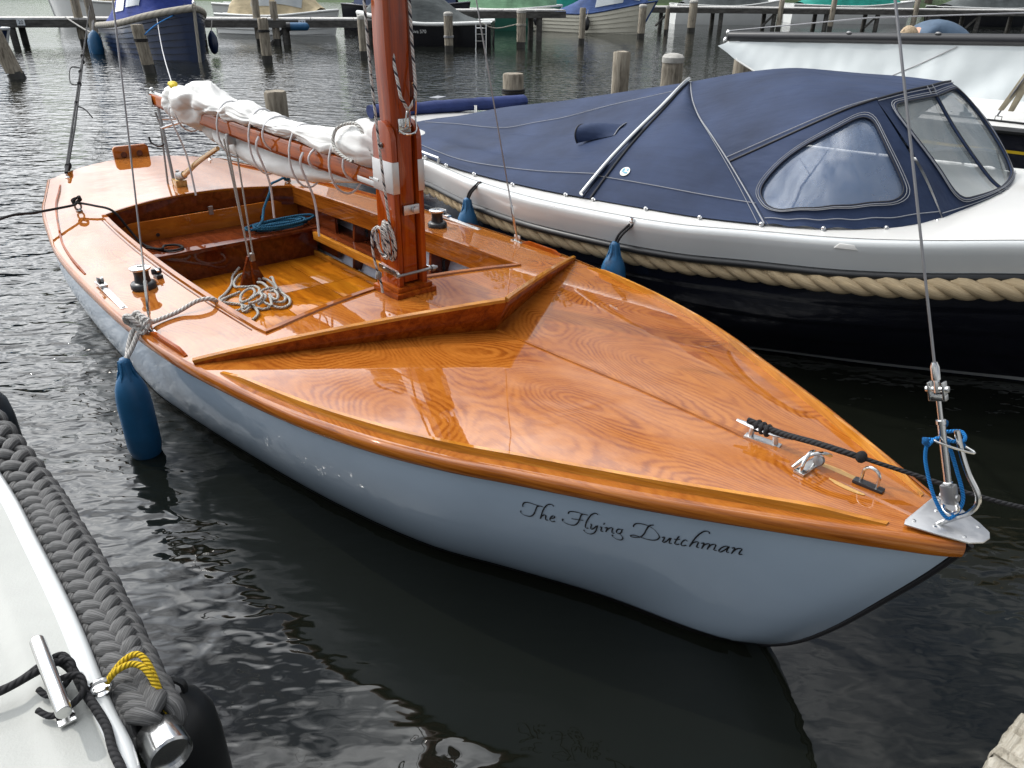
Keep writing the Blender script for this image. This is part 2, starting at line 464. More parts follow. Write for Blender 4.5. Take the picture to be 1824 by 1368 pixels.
hb = MB()
qs = lambda u: 1 - (1 - u) ** 1.5
hb.grid(lambda u, v: hull_pt(qs(u), v * 1.4, -1), 70, 22)
hb.grid(lambda u, v: hull_pt(qs(u), v * 1.4, 1), 70, 22)
def tr_s(w): return .07 + .27 * (abs(w) / .64) ** 2
def transom(u, v):
    p = hull_pt(0, v * 1.4, 1); w = p.y * (2 * u - 1)
    k = (w / max(p.y, .01)) ** 2
    return Vector((p.x - .265 * (1 - k), w, p.z if v > 0 else p.z))
hb.grid(transom, 14, 10)
hull = hb.build('hull', M['hull_paint'], BOAT, angle=50)

# dark band on the stem
sb = []
for i in range(30):
    z = lerp(.655, -.12, i / 29); sb.append((interp(STEM, z) + .004, 0, z))
MB().tube(sb, .009, 8).build('stem_band', M['black_paint'], hull)
# dark boot stripe where the planking meets the water
for sg in (-1, 1):
    MB().grid(lambda u, v, sg=sg: hull_pt(u * .995, .955 + v * .09, sg) + Vector((0, sg * .004, 0)), 70, 2).build('boot_stripe', M['black_paint'], hull)

# interior skin
for sg in (-1, 1):
    def skin(u, v, sg=sg):
        p = hull_pt(.18 + u * .52, .10 + v * .86, sg); p.y = sg * min(abs(p.y) - .03, lerp(.84, .67, v)); return p
    MB().grid(skin, 30, 8).build('inner_planking', M['liner'], hull)

# ---- decks
CPA = lambda w: 1.565 + .165 * (abs(w) / .62) ** 2          # after edge of the cockpit
CPF = lambda w: 4.03 + .135 * (abs(w) / .65) ** 1.4         # forward edge
CW_TAB = [(1.73, .615), (2.2, .64), (2.7, .655), (3.2, .66), (3.7, .655), (4.165, .64)]
def cw(s): return interp(CW_TAB, s)
DT = .012
def deck_mesh(fn, nu, nv, name, mat, parent):
    b = MB()
    b.grid(fn, nu, nv)
    b.grid(lambda u, v: Vector(fn(u, v)) - Vector((0, 0, DT)), nu, nv, flip=True)
    return b.build(name, mat, parent, angle=30)
def aft_fn(u, v):
    # v across, u along
    s_l = 1.73; y = 2 * v - 1
    wa = bW(.34) * y; wb = bW(1.73) * y
    cb = CPA(wb) if abs(wb) < .615 else 1.73
    s = lerp(tr_s(wa), cb, u); w = y * bW(max(.33, lerp(.34, 1.73, u)))
    return Vector((s, w, deckz(max(s, .33), w)))
deck = deck_mesh(aft_fn, 18, 44, 'aft_deck', M['deck_side'], BOAT)
for sg in (-1, 1):
    def side_fn(u, v, sg=sg):
        s = lerp(1.73, 4.165, u); w = lerp(cw(s), bW(s), v) * sg
        return Vector((s, w, deckz(s, w)))
    deck_mesh(side_fn, 36, 8, 'side_deck', M['deck_side'], BOAT)
    def fore_fn(u, v, sg=sg):
        wf = v * bW(4.165)
        s0 = CPF(wf) if wf < .64 else 4.165
        s = lerp(s0, 6.485, 1 - (1 - u) ** 1.2); w = (v * (bW(lerp(4.165, 6.485, 1 - (1 - u) ** 1.2)) - .0015) + .0015) * sg
        return Vector((s, w, deckz(s, w)))
    deck_mesh(fore_fn, 60, 20, 'foredeck_panel', M['deck_ply'], BOAT)
# raised king plank between the two foredeck panels
def kp(u, v):
    s = lerp(4.80, 6.40, u); a = (v - .5) * 2; wd = lerp(.008, .026, sstep(.55, 1, u))
    z = .005 if abs(a) < .9 else -.004
    return Vector((s, a * wd, deckz(s, 0) + z))
MB().grid(kp, 40, 6).build('king_plank', M['rail_wood'], BOAT, angle=30)
MB().grid(lambda u, v: Vector((lerp(4.235, 4.765, u), (v - .5) * .022, deckz(lerp(4.235, 4.765, u), 0) + (.004 if .1 < v < .9 else -.003))), 16, 6).build('king_plank', M['rail_wood'], BOAT, angle=30)

# ---- rubbing strake round the sheer (a half-round moulding)
def strake(sg):
    pts = []
    for i in range(90):
        q = qs(i / 89); s = lerp(.33, 6.488, q)
        pts.append(Vector((s, sg * (bW(s) + .004), bZ(s) - .020)))
    b = MB(); nn = 12
    for i, p in enumerate(pts):
        t = (pts[min(i + 1, 89)] - pts[max(i - 1, 0)]).normalized(); o = Vector((t.y, -t.x, 0)) * (-1 if sg > 0 else 1)
        o = o.normalized()
        for k in range(nn):
            a = lerp(-.5 * math.pi, .5 * math.pi, k / (nn - 1))
            b.v.append(p + o * (math.cos(a) ** .6 * .020 if math.cos(a) > 1e-6 else 0) - o * .008 + Vector((0, 0, math.sin(a) * .024)))
    for i in range(89):
        for k in range(nn - 1):
            b.face((i * nn + k, i * nn + k + 1, (i + 1) * nn + k + 1, (i + 1) * nn + k))
    return b.build('rubbing_strake', M['rail_wood'], BOAT, angle=60)
strake(-1); strake(1)
MB().tube([(tr_s(w) - .004, w, bZ(.33) - .018) for w in [(-.64 + 1.28 * i / 20) for i in range(21)]], .022, 8).build('transom_strake', M['rail_wood'], BOAT)

# ---- toe rails: (start s, end s, side, inset)
def toe(s0, s1, sg, ins, h=.024, w=.017, mat='toe_wood'):
    b = MB(); n = max(6, int((s1 - s0) / .06))
    def pt(s, dy, dz):
        y = bW(s) - ins(s) + dy; return Vector((s, sg * y, deckz(s, y) + dz))
    ring = []
    for i in range(n + 1):
        s = lerp(s0, s1, i / n); k = min(1, min(i, n - i) / (n * .05 + .6)); hh = .004 + (h - .004) * k
        ring.append([pt(s, -w / 2, -.004), pt(s, -w / 2 * .75, hh), pt(s, w / 2 * .75, hh), pt(s, w / 2, -.004)])
    for r_ in ring: b.v += r_
    for i in range(n):
        for k in range(4):
            a, c = i * 4 + k, i * 4 + (k + 1) % 4; b.face((a, c, c + 4, a + 4))
    b.face((0, 1, 2, 3)); b.face((n * 4 + 3, n * 4 + 2, n * 4 + 1, n * 4))
    return b.build('toe_rail', M[mat], BOAT, angle=30)
for sg in (-1, 1):
    toe(4.38, 6.345, sg, lambda s: lerp(.030, .045, sstep(4.3, 5.2, s)) - .012 * sstep(5.9, 6.34, s))
    toe(3.80, 4.14, sg, lambda s: .022, h=.02, mat='mahogany')
    toe(.60, 2.79, sg, lambda s: lerp(.085, .03, sstep(.6, 2.7, s)), h=.012, w=.012, mat='mahogany')

# ---- V-shaped spray coaming on the foredeck
for sg in (-1, 1):
    b = MB(); n = 24; th = .020
    for i in range(n + 1):
        t = i / n                       # 0 at the outer end, 1 at the apex
        s = lerp(4.24, 4.785, t); w = lerp(.955, .0, t); zb = deckz(s, w) - .003
        h = .012 + .125 * t ** 0.9; lean = .075 * t
        o = Vector((-.87, -.49 if w > 0 else -.49, 0))
        p0 = Vector((s, w, zb)); p1 = Vector((s + lean * .95, max(0, w + lean * .5 * (1 - t)), zb + h))
        for p, k in ((p0, 0), (p1, 0), (p1, 1), (p0, 1)):
            q = p + Vector((-th * .87, -th * .49, 0)) * k
            q.y = max(q.y, 0); b.v.append(Vector((q.x, q.y * sg, q.z)))
    for i in range(n):
        for k in range(4):
            a, c = i * 4 + k, i * 4 + (k + 1) % 4; b.face((a, c, c + 4, a + 4))
    b.face((0, 1, 2, 3)); b.face((n * 4, n * 4 + 1, n * 4 + 2, n * 4 + 3))
    cmg = b.build('spray_coaming', M['mahogany'], BOAT, angle=30, bevel=.003)
    # lighter capping strip along its top
    cp = []
    for i in range(n + 1):
        t = i / n; s = lerp(4.24, 4.785, t); w = lerp(.955, 0, t); lean = .075 * t
        cp.append((s + lean * .95 - th * .45, max(0.001, w + lean * .5 * (1 - t) - th * .25) * sg, deckz(s, w) + .012 + .125 * t ** .9 + .001))
    MB().tube(cp, .0115, 6).build('coaming_cap', M['toe_wood'], cmg)

# ---- cockpit edges and interior
def rim_pts():
    P = []
    for i in range(25): w = lerp(-.615, .615, i / 24); P.append((CPA(w), w))
    for i in range(1, 40): s = lerp(1.73, 4.165, i / 40); P.append((s, cw(s)))
    for i in range(25): w = lerp(.64, -.64, i / 24); P.append((CPF(w), w))
    for i in range(1, 40): s = lerp(4.165, 1.73, i / 40); P.append((s, -cw(s)))
    return P
RP = rim_pts()
b = MB(); n = len(RP)
for i, (s, w) in enumerate(RP):
    cx = Vector((2.9 - s, -w)); 
    a, c = RP[i - 1], RP[(i + 1) % n]; t = Vector((c[0] - a[0], c[1] - a[1])).normalized(); nn_ = Vector((t.y, -t.x))
    if nn_.dot(Vector((s - 2.9, w * 2))) < 0: nn_ = -nn_
    z = deckz(s, w)
    for k, dz in ((-.006, -.004), (-.006, .010), (.016, .009), (.019, .0015)):
        b.v.append(Vector((s + nn_.x * k, w + nn_.y * k, z + dz)))
for i in range(n):
    for k in range(3):
        a, c = i * 4 + k, ((i + 1) % n) * 4 + k; b.face((a, c, c + 1, a + 1))
b.build('cockpit_rim', M['rail_wood'], BOAT, angle=30)
for sg in (-1, 1):
    def carl(u, v, sg=sg):
        s = lerp(1.73, 4.165, u); w = (cw(s) - .004) * sg; return Vector((s, w, deckz(s, w) - .002 - v * .105))
    b = MB(); b.grid(carl, 36, 3); b.grid(lambda u, v, sg=sg: carl(u, v) + Vector((0, .022 * sg, 0)), 36, 3, flip=True)
    b.grid(lambda u, v, sg=sg: carl(u, 1) + Vector((0, .022 * sg * v, 0)), 36, 1)
    b.build('carlin', M['rail_wood'], BOAT, angle=30)
b = MB(); b.grid(lambda u, v: Vector((CPF(lerp(-.64, .64, u)) + .004, lerp(-.64, .64, u), deckz(4.1, lerp(-.64, .64, u)) - .003 - v * .5)), 30, 3)  # unseen bulkhead facing aft, added to block light under the foredeck
b.build('light_block_bulkhead', M['dark_wood'], BOAT)
# after bulkhead: beam, two-part panel, door outline
b = MB(); b.grid(lambda u, v: Vector((CPA(lerp(-.612, .612, u)) + .012, lerp(-.612, .612, u), deckz(1.65, lerp(-.612, .612, u)) - .003 - v * .115)), 30, 3)
b.build('deck_beam', M['dark_wood'], BOAT)
b = MB(); b.grid(lambda u, v: Vector((1.70, lerp(-.66, .66, u), .36 - v * .33)), 2, 2)
bk = b.build('aft_bulkhead', M['panel_wood'], BOAT)
door = MB(); dp = []
for cx_, cz_, a0 in ((.47, .33, 90), (-.47, .33, 180)):
    for k in range(7): a = R(a0 - 90 + k * 15 if cx_ > 0 else a0 - 90 + k * 15); dp.append((cx_ + .06 * math.cos(a), cz_ + .05 * math.sin(a)))
dp = [(.54, .23)] + dp[:7] + dp[7:] + [(-.54, .23)]
door.prism(dp, 0, .012, lambda x, y, z: (1.704 + z, x, y)); dr = door.build('locker_door', M['panel_wood'], bk, bevel=.002)
for yy in (-.33, .37):
    MB().lathe([(.012, 0), (.012, .003)], 12, (1.7162, yy, .283), Matrix.Rotation(R(90), 3, 'Y')).build('finger_hole', M['black_paint'], dr)
MB().box((1.72, .03, .372), (.006, .03, .03)).box((1.722, .03, .40), (.006, .03, .025)).build('hasp', M['steel_dull'], bk)
# after bench
b = MB(); b.box((1.88, 0, .242), (.40, 1.26, .024)); bench = b.build('aft_bench', M['dark_wood'], BOAT, bevel=.006)
MB().box((2.03, 0, .14), (.022, 1.22, .19)).build('bench_front', M['dark_wood'], bench)
MB().box((1.965, 0, .055), (.11, 1.2, .03)).build('bench_plinth', M['dark_wood'], bench)
for sg in (-1, 1):
    MB().box((1.95, sg * .66, .25), (.62, .02, .36)).build('locker_side', M['dark_wood'], BOAT)
# side benches: shelf, orange front batten, knees
for sg in (-1, 1):
    b = MB(); b.hexa([(2.05, sg * .56, .225), (3.95, sg * .59, .225), (3.95, sg * .80, .225), (2.05, sg * .86, .225), (2.05, sg * .56, .243), (3.95, sg * .59, .243), (3.95, sg * .80, .243), (2.05, sg * .86, .243)])
    sbn = b.build('side_bench', M['dark_wood'], BOAT)
    b = MB(); b.hexa([(2.16, sg * .53, .20), (4.0, sg * .565, .20), (4.0, sg * .59, .20), (2.16, sg * .555, .20), (2.16, sg * .53, .252), (4.0, sg * .565, .252), (4.0, sg * .59, .252), (2.16, sg * .555, .252)])
    b.build('bench_batten', M['toe_wood'], sbn, bevel=.003)
    for s in (2.50, 3.37):
        kn = MB().hexa([(s - .012, sg * .63, .05), (s + .012, sg * .63, .05), (s + .012, sg * .90, .05), (s - .012, sg * .90, .05),
                        (s - .012, sg * .665, .41), (s + .012, sg * .665, .41), (s + .012, sg * .955, .41), (s - .012, sg * .955, .41)]).build('knee', M['dark_wood'], BOAT, bevel=.003)
        for zz in (.29, .34):
            MB().ball((s + .018, sg * .74, zz), (.010, .012, .010), 8, 5).build('bolt', M['black_plastic'], kn)
        MB().box((s + .016, sg * .74, .315), (.006, .016, .10)).build('bolt_strap', M['black_plastic'], kn)
    MB().hexa([(1.9, sg * .575, .045), (4.0, sg * .63, .045), (4.0, sg * .65, .045), (1.9, sg * .595, .045), (1.9, sg * .575, .085), (4.0, sg * .63, .085), (4.0, sg * .65, .085), (1.9, sg * .595, .085)]).build('floor_batten', M['toe_wood'], BOAT, bevel=.004)
# floor boards
for (s0, s1) in ((1.96, 2.60), (2.604, 3.30), (3.304, 4.12)):
    for (w0, w1) in ((-.62, -.342), (-.338, -.002), (.002, .348), (.352, .62)):
        MB().box(((s0 + s1) / 2, (w0 + w1) / 2, .040), (s1 - s0, w1 - w0, .02)).build('floor_board', M['floor_wood'], BOAT, bevel=.002)

# ---- mast in its tabernacle
TX, TY = 4.145, .008
tb = empty('tabernacle'); tb.parent = BOAT
zt = deckz(4.15, 0)
pl = MB(); pl.box((TX, TY, zt + .012), (.20, .20, .03)); pl.box((TX, TY, zt + .036), (.175, .175, .022)); pl.build('plinth', M['mahogany'], tb, bevel=.006)
for sg in (-1, 1):
    poly = [(-.0725, 0), (.0725, 0), (.0725, .60)] + [(.0725 * math.cos(R(a)), .60 + .0725 * math.sin(R(a))) for a in range(15, 180, 15)] + [(-.0725, .60)]
    ck = MB().prism(poly, TY + sg * .047, TY + sg * .071, lambda x, y, z: (TX + x, z, zt + .045 + y)).build('cheek', M['mahogany_up'], tb, bevel=.004)
    MB().box((TX, TY + sg * .0735, zt + .505), (.152, .004, .125)).box((TX + .075, TY + sg * .06, zt + .505), (.004, .03, .125)).build('cheek_plate', M['alu'], ck, bevel=.001)
    MB().lathe([(.012, 0), (.012, .006), (.007, .006), (.007, .012)], 8, (TX, TY + sg * .071, zt + .625), Matrix.Rotation(R(-90 * sg), 3, 'X')).build('pivot_bolt', M['steel_dull'], ck)
    MB().box((TX, TY + sg * .0735, zt + .105), (.165, .005, .026)).lathe([(.013, 0), (.013, .010)], 10, (TX + .075, TY + sg * .0735, zt + .105), Matrix.Rotation(R(-90 * sg), 3, 'X')).lathe([(.006, 0), (.006, .007)], 8, (TX - .04, TY + sg * .0735, zt + .105), Matrix.Rotation(R(-90 * sg), 3, 'X')).build('strap', M['steel'], ck, bevel=.001)
MB().tube([(TX + .085, TY - .085, zt + .105), (TX + .085, TY + .115, zt + .105)], .0065, 8).lathe([(.014, 0), (.014, .014), (.009, .016), (.009, .022)], 8, (TX + .085, TY + .085, zt + .105), Matrix.Rotation(R(-90), 3, 'X')).build('clamp_bolt', M['steel_dull'], tb)
MB().box((TX + .068, TY + .008, zt + .37), (.012, .075, .04)).lathe([(.014, 0), (.014, .018)], 10, (TX + .075, TY + .018, zt + .37), Matrix.Rotation(R(90), 3, 'Y')).build('mast_latch', M['alu'], tb, bevel=.002)
# mast: squared foot, swelling above the cheeks, rounded further up
def mast_sec(z):
    wf = interp([(0, .045), (.55, .045), (.72, .047), (.95, .054), (1.2, .050), (2, .046), (7.4, .028)], z)
    df = interp([(0, .055), (.55, .056), (.72, .058), (.95, .060), (1.2, .054), (2, .05), (7.4, .03)], z)
    return wf, df
b = MB(); zs = [.012, .2, .4, .6, .68, .75, .85, .95, 1.05, 1.15, 1.3, 1.6, 2, 3, 5, 7.4]
poly0 = [(1, .72), (.72, 1), (-.72, 1), (-1, .72), (-1, -.72), (-.72, -1), (.72, -1), (1, -.72)]
for z in zs:
    wf, df = mast_sec(z); k = 1.0 if z < .6 else .92
    for x, y in poly0:
        b.v.append(Vector((TX + x * df, TY + y * wf, zt + .045 + z)))
for i in range(len(zs) - 1):
    for k in range(8): a, c = i * 8 + k, i * 8 + (k + 1) % 8; b.face((a, c, c + 8, a + 8))
b.face(range(8)); b.face([(len(zs) - 1) * 8 + k for k in range(8)])
mast = b.build('mast', M['mahogany_up'], BOAT, angle=25, bevel=.004)
MB().box((TX + .062, TY + .0, zt + .70), (.006, .055, .055)).build('halyard_plate', M['steel'], mast, bevel=.001)
MB().tube(spline([(TX + .066, TY - .012, zt + .70), (TX + .085, TY - .012, zt + .70), (TX + .09, TY + .0, zt + .76), (TX + .085, TY + .012, zt + .70), (TX + .066, TY + .012, zt + .70)], 6), .0035, 6).build('shackle', M['steel'], mast)
MB().tube(spline([(TX + .07, TY - .03, zt + .685), (TX + .095, TY - .01, zt + .672), (TX + .09, TY + .035, zt + .68), (TX + .06, TY + .055, zt + .72), (TX + .075, TY + .05, zt + .80), (TX + .085, TY + .03, zt + .86)], 6), .004, 6).build('hook', M['steel'], mast)
MB().tube([(TX + .05, TY + .048, zt + .75), (TX + .05, TY + .050, zt + 3.4)], .010, 6).build('halyard_groove_cover', M['dark_wood'], mast)

# ---- standing rigging
def fore(z): return lerp(6.44, 6.051, (z - .70) / (1.736 - .70))
for sg in (-1, 1):
    base = Vector((3.775, sg * .965, deckz(3.775, .965)))
    tip = Vector((3.42, sg * .60, 3.3))
    sh = MB().tube([base + (tip - base) * .07, tip, (4.13, sg * .03, 6.6)], .0035, 6).build('shroud', M['wire'], BOAT)
    t0 = base + Vector((0, 0, .004)); t1 = base + (tip - base) * .115
    MB().tube([t0, t0.lerp(t1, .18), t0.lerp(t1, .2), t0.lerp(t1, .6), t0.lerp(t1, .62), t1], [.005, .005, .0075, .0075, .0045, .004], 8).build('bottle_screw', M['steel'], sh)
    MB().box(base + Vector((0, 0, .012)), (.05, .006, .05)).box(base + Vector((0, 0, .002)), (.09, .022, .006)).build('chainplate', M['steel'], sh, bevel=.001)
    MB().tube([(4.16, sg * .03, 3.3), tip], .012, 6).build('spreader', M['mahogany_up'], BOAT)
fs = MB().tube([(fore(1.03), 0, 1.03), (fore(1.74), 0, 1.74), (4.18, 0, 6.7)], .0032, 6).build('forestay', M['wire'], BOAT)
# pen strokes of the boat name, in hull coordinates (length fraction, depth fraction)
NAME_STROKES = [[(0.85944,0.22988),(0.85893,0.21384),(0.85911,0.19806),(0.86008,0.19055),(0.86182,0.19015),(0.86429,0.1953),(0.86711,0.19739)],[(0.86567,0.19781),(0.86489,0.20628),(0.86497,0.23042),(0.86514,0.25769),(0.86463,0.28287),(0.8635,0.29081),(0.86167,0.29002),(0.86005,0.27953),(0.85939,0.26788),(0.8594,0.26037)],[(0.8711,0.1803),(0.87044,0.16888),(0.86945,0.16897),(0.86846,0.17893),(0.86796,0.20195),(0.86802,0.23429),(0.86835,0.26658),(0.86866,0.29126)],[(0.86852,0.28311),(0.86874,0.26488),(0.86943,0.2535),(0.87009,0.2564),(0.87047,0.2748),(0.87101,0.28875),(0.8719,0.28726)],[(0.87268,0.27119),(0.87369,0.26126),(0.87365,0.25013),(0.87299,0.24724),(0.87244,0.25795),(0.87244,0.27796),(0.8732,0.28925),(0.87412,0.29113),(0.87474,0.28263)],[(0.87815,0.20996),(0.87798,0.19727),(0.87859,0.18966),(0.87986,0.18629),(0.88151,0.1862),(0.88327,0.18986),(0.88547,0.19072)],[(0.88378,0.1889),(0.88312,0.19832),(0.8833,0.22172),(0.88361,0.25362),(0.88325,0.27793),(0.88212,0.28686),(0.88011,0.28567),(0.87826,0.27622),(0.87738,0.26564),(0.87736,0.2527)],[(0.88033,0.23932),(0.88201,0.23794),(0.88509,0.2347)],[(0.88891,0.17592),(0.88826,0.16814),(0.88739,0.1704),(0.88663,0.18465),(0.88642,0.21193),(0.88654,0.24145),(0.88697,0.26779),(0.88746,0.28298),(0.88814,0.28699),(0.88872,0.28334)],[(0.88835,0.25068),(0.88891,0.25114),(0.88924,0.26959),(0.88973,0.28476),(0.8903,0.28522),(0.89081,0.27147),(0.89104,0.25349)],[(0.89131,0.24953),(0.89178,0.27594),(0.89201,0.30411),(0.89135,0.32203),(0.89037,0.32643),(0.88881,0.32137),(0.88779,0.31096),(0.88754,0.30313)],[(0.89261,0.25986),(0.89315,0.25588),(0.8935,0.27432),(0.89392,0.28696),(0.89468,0.28538)],[(0.89317,0.23466),(0.89324,0.22235)],[(0.89447,0.25881),(0.89516,0.25142),(0.89551,0.26574),(0.89578,0.28583)],[(0.89573,0.27624),(0.89596,0.25535),(0.89673,0.24654),(0.89732,0.24968),(0.89768,0.26791),(0.89824,0.28272),(0.89915,0.28171)],[(0.90072,0.24673),(0.89986,0.24473),(0.89922,0.25297),(0.89943,0.26902),(0.90028,0.27971),(0.90109,0.27623),(0.90115,0.25893),(0.90072,0.24673)],[(0.90072,0.24673),(0.90109,0.24241)],[(0.90107,0.27922),(0.90209,0.28928),(0.90309,0.30247),(0.90337,0.31788),(0.90268,0.32517),(0.90124,0.32263),(0.89965,0.31179),(0.89894,0.30306),(0.89915,0.29742)],[(0.90396,0.21113),(0.90366,0.19737),(0.90403,0.18505),(0.90503,0.17961),(0.90689,0.17957),(0.90897,0.18619),(0.91103,0.19896),(0.91309,0.21855),(0.91462,0.23779),(0.9152,0.25265),(0.91501,0.2681),(0.91402,0.27708),(0.91224,0.27995),(0.91022,0.27667),(0.90809,0.27083),(0.90634,0.26759),(0.90536,0.27471),(0.90549,0.28197),(0.90639,0.28411),(0.90763,0.28056),(0.90881,0.27192),(0.90919,0.26027)],[(0.91013,0.17113),(0.90919,0.17783),(0.9088,0.18849),(0.9089,0.21282),(0.90923,0.23977),(0.90915,0.26635)],[(0.91606,0.24737),(0.91683,0.24017),(0.91718,0.25892),(0.91744,0.27545),(0.91809,0.27856),(0.9186,0.2646),(0.91872,0.23812)],[(0.91905,0.23674),(0.9195,0.26077),(0.92,0.27626),(0.92089,0.27537)],[(0.92113,0.21434),(0.92125,0.23624),(0.9215,0.25813),(0.922,0.27351),(0.92277,0.27608),(0.92338,0.26873)],[(0.92035,0.24165),(0.92237,0.23619)],[(0.92512,0.24009),(0.92432,0.23212),(0.92375,0.24011),(0.9238,0.25995),(0.92443,0.27477),(0.92526,0.27584),(0.92594,0.26707)],[(0.92979,0.16401),(0.92916,0.15201),(0.92822,0.15033),(0.92733,0.1587),(0.92678,0.18156),(0.92667,0.20882),(0.9269,0.24118),(0.92735,0.27377)],[(0.92718,0.26575),(0.92733,0.24221),(0.92811,0.23055),(0.92886,0.23305),(0.92927,0.25109),(0.92969,0.2665),(0.93066,0.26804)],[(0.93004,0.23656),(0.93075,0.22969),(0.93132,0.2509),(0.9317,0.27101)],[(0.93153,0.25853),(0.93154,0.2387),(0.93225,0.22906),(0.93289,0.23196),(0.93325,0.24834),(0.93369,0.26924)],[(0.93347,0.2559),(0.93346,0.23345),(0.93421,0.22485),(0.93491,0.22912),(0.93539,0.2477),(0.93583,0.26276),(0.9369,0.2638)],[(0.93916,0.22361),(0.93837,0.22254),(0.9376,0.23282),(0.93741,0.25308),(0.93776,0.26575),(0.93851,0.26815),(0.939,0.25187),(0.93928,0.23131),(0.93931,0.22139)],[(0.93931,0.22139),(0.93972,0.24323),(0.94029,0.26035),(0.94114,0.26061)],[(0.94053,0.22884),(0.94136,0.22272),(0.94182,0.2399),(0.94222,0.26608)],[(0.94206,0.2527),(0.94221,0.23005),(0.94302,0.2213),(0.94385,0.22325),(0.94412,0.24117),(0.9446,0.25846),(0.94566,0.25557)]]
def pen(strokes, name, mat, parent):
    """broad-nib pen: thick on one diagonal, thin on the other"""
    b = MB(); nib = Vector((.0016, -.0013)); eps = .00055
    for st in strokes:
        P = spline([(q * 6.88, -r * .684, 0) for q, r in st], 8)
        base = len(b.v); m_ = len(P)
        for i, p in enumerate(P):
            t = (P[min(i + 1, m_ - 1)] - P[max(i - 1, 0)]).normalized()
            nrm = Vector((-t.y, t.x))
            hw = abs(nrm.dot(nib)) + eps
            if i in (0, m_ - 1): hw *= .5
            for sg in (-1, 1):
                x, y = p.x + nrm.x * hw * sg, p.y + nrm.y * hw * sg
                b.v.append(hull_pt(x / 6.88, -y / .684, -1) + Vector((.0006, -.0016, -.0004)))
        for i in range(m_ - 1):
            a = base + i * 2; b.face((a, a + 1, a + 3, a + 2))
    return b.build(name, mat, parent, smooth=False)
pen(NAME_STROKES, 'name_lettering', M['lettering'], hull)['label'] = 'black script lettering reading The Flying Dutchman'

# ---- bow fitting: plate, forestay screw, bent rod, cord
bz = lambda s: deckz(s, 0)
pp = [(6.370, -.060), (6.376, -.078), (6.44, -.060), (6.500, -.038), (6.520, -.014), (6.523, .012), (6.514, .034), (6.485, .056), (6.44, .078), (6.380, .094), (6.370, .085)]
pt_ = MB().prism(pp, 0, .004, lambda x, y, z: (x, y, bz(x) + .006 + z)).build('stem_plate', M['alu'], BOAT, bevel=.0008)
for x, y in ((6.385, -.05), (6.40, .03), (6.385, .075), (6.485, -.025), (6.49, .035), (6.425, -.035)):
    MB().lathe([(.005, 0), (.0045, .002), (.001, .003)], 10, (x, y, bz(x) + .010)).build('screw', M['steel'], pt_)
ax0 = Vector((6.44, 0, .705)); ax1 = Vector((fore(1.04), 0, 1.04))
def al(t): return ax0.lerp(ax1, t)
fr = (ax1 - ax0).to_track_quat('Z', 'Y').to_matrix()
sc_ = MB().tube([al(t) for t in (.08, .2, .22, .225, .60, .605, .63, .635, .78)], [.006, .006, .0105, .008, .0085, .0105, .0105, .0055, .0055], 12).build('bottle_screw', M['steel'], BOAT)
MB().box(al(.14), (.022, .030, .045), fr).lathe([(.009, -.020), (.009, .020)], 10, al(.12), fr @ Matrix.Rotation(R(90), 3, 'X')).build('toggle', M['steel_dull'], sc_, bevel=.004)
MB().box(al(.775), (.016, .036, .012), fr).box(al(.82) + fr @ Vector((0, .015, 0)), (.018, .005, .04), fr).box(al(.82) + fr @ Vector((0, -.015, 0)), (.018, .005, .04), fr).lathe([(.007, -.024), (.007, .024)], 10, al(.83), fr @ Matrix.Rotation(R(90), 3, 'X')).tube([al(.81), al(.87), al(.90)], [.009, .007, .006], 8).build('fork', M['steel'], sc_, bevel=.001)
MB().tube([al(.89), al(.97), al(1.0)], [.0095, .0095, .006], 10).build('swage', M['steel'], sc_)
MB().tube([al(.055) + Vector((.016 * math.cos(a), 0, .016 * math.sin(a))) for a in [2 * math.pi * i / 14 for i in range(14)]], .0045, 8, True).build('eye_ring', M['steel'], pt_)
rod = spline([(6.425, -.02, .678), (6.435, -.015, .690), (6.452, .005, .703), (6.466, .015, .716), (6.476, .02, .742), (6.470, .02, .770), (6.442, .016, .808), (6.417, .014, .85), (6.393, .012, .90)], 8)
MB().tube(rod, .0062, 8).build('bent_rod', M['steel'], BOAT)
MB().tube(spline([al(.5) + Vector((-.012, -.012, 0)), al(.5) + Vector((.0, -.02, 0)), Vector((6.425, .01, .862)), Vector((6.432, .03, .858)), al(.5) + Vector((-.004, .018, 0))], 6, True), .0028, 6).build('retaining_ring', M['steel'], sc_)
cordp = [al(.50) + Vector((-.02, -.03, -.004)), al(.35) + Vector((-.03, -.032, 0)), al(.12) + Vector((-.02, -.03, 0)), Vector((6.44, -.012, .70)), al(.1) + Vector((.02, .02, 0)), al(.3) + Vector((.012, .022, 0)), al(.46) + Vector((.0, .018, 0)), al(.5) + Vector((-.012, -.005, 0)), al(.47) + Vector((-.02, -.032, 0))]
cd = rope('lashing_cord', cordp, .0042, M['rope_cyan'], None, 8, 8)
cd.location = BOAT.location; cd.rotation_euler = BOAT.rotation_euler
tag(cd, 'bright blue cord tied round the forestay fitting at the bow', 'cord')
for c_, d_ in ((al(.50) + Vector((-.022, -.036, 0)), (.008, .008, .010)), (al(.60) + Vector((.004, .012, 0)), (.006, .006, .009)), (al(.47) + Vector((.03, .028, 0)), (.006, .006, .007))):
    MB().ball(c_, d_, 8, 6).build('knot', M['rope_cyan'], cd)
MB().tube(spline([al(.5) + Vector((-.03, -.03, 0)), al(.485) + Vector((0, .0, .0)) + Vector((-.012, 0, 0)), al(.5) + Vector((.03, .03, 0)), al(.53) + Vector((.02, .05, 0)), al(.52) + Vector((-.005, .03, 0))], 8), .0042, 8).build('turn', M['rope_cyan'], cd)

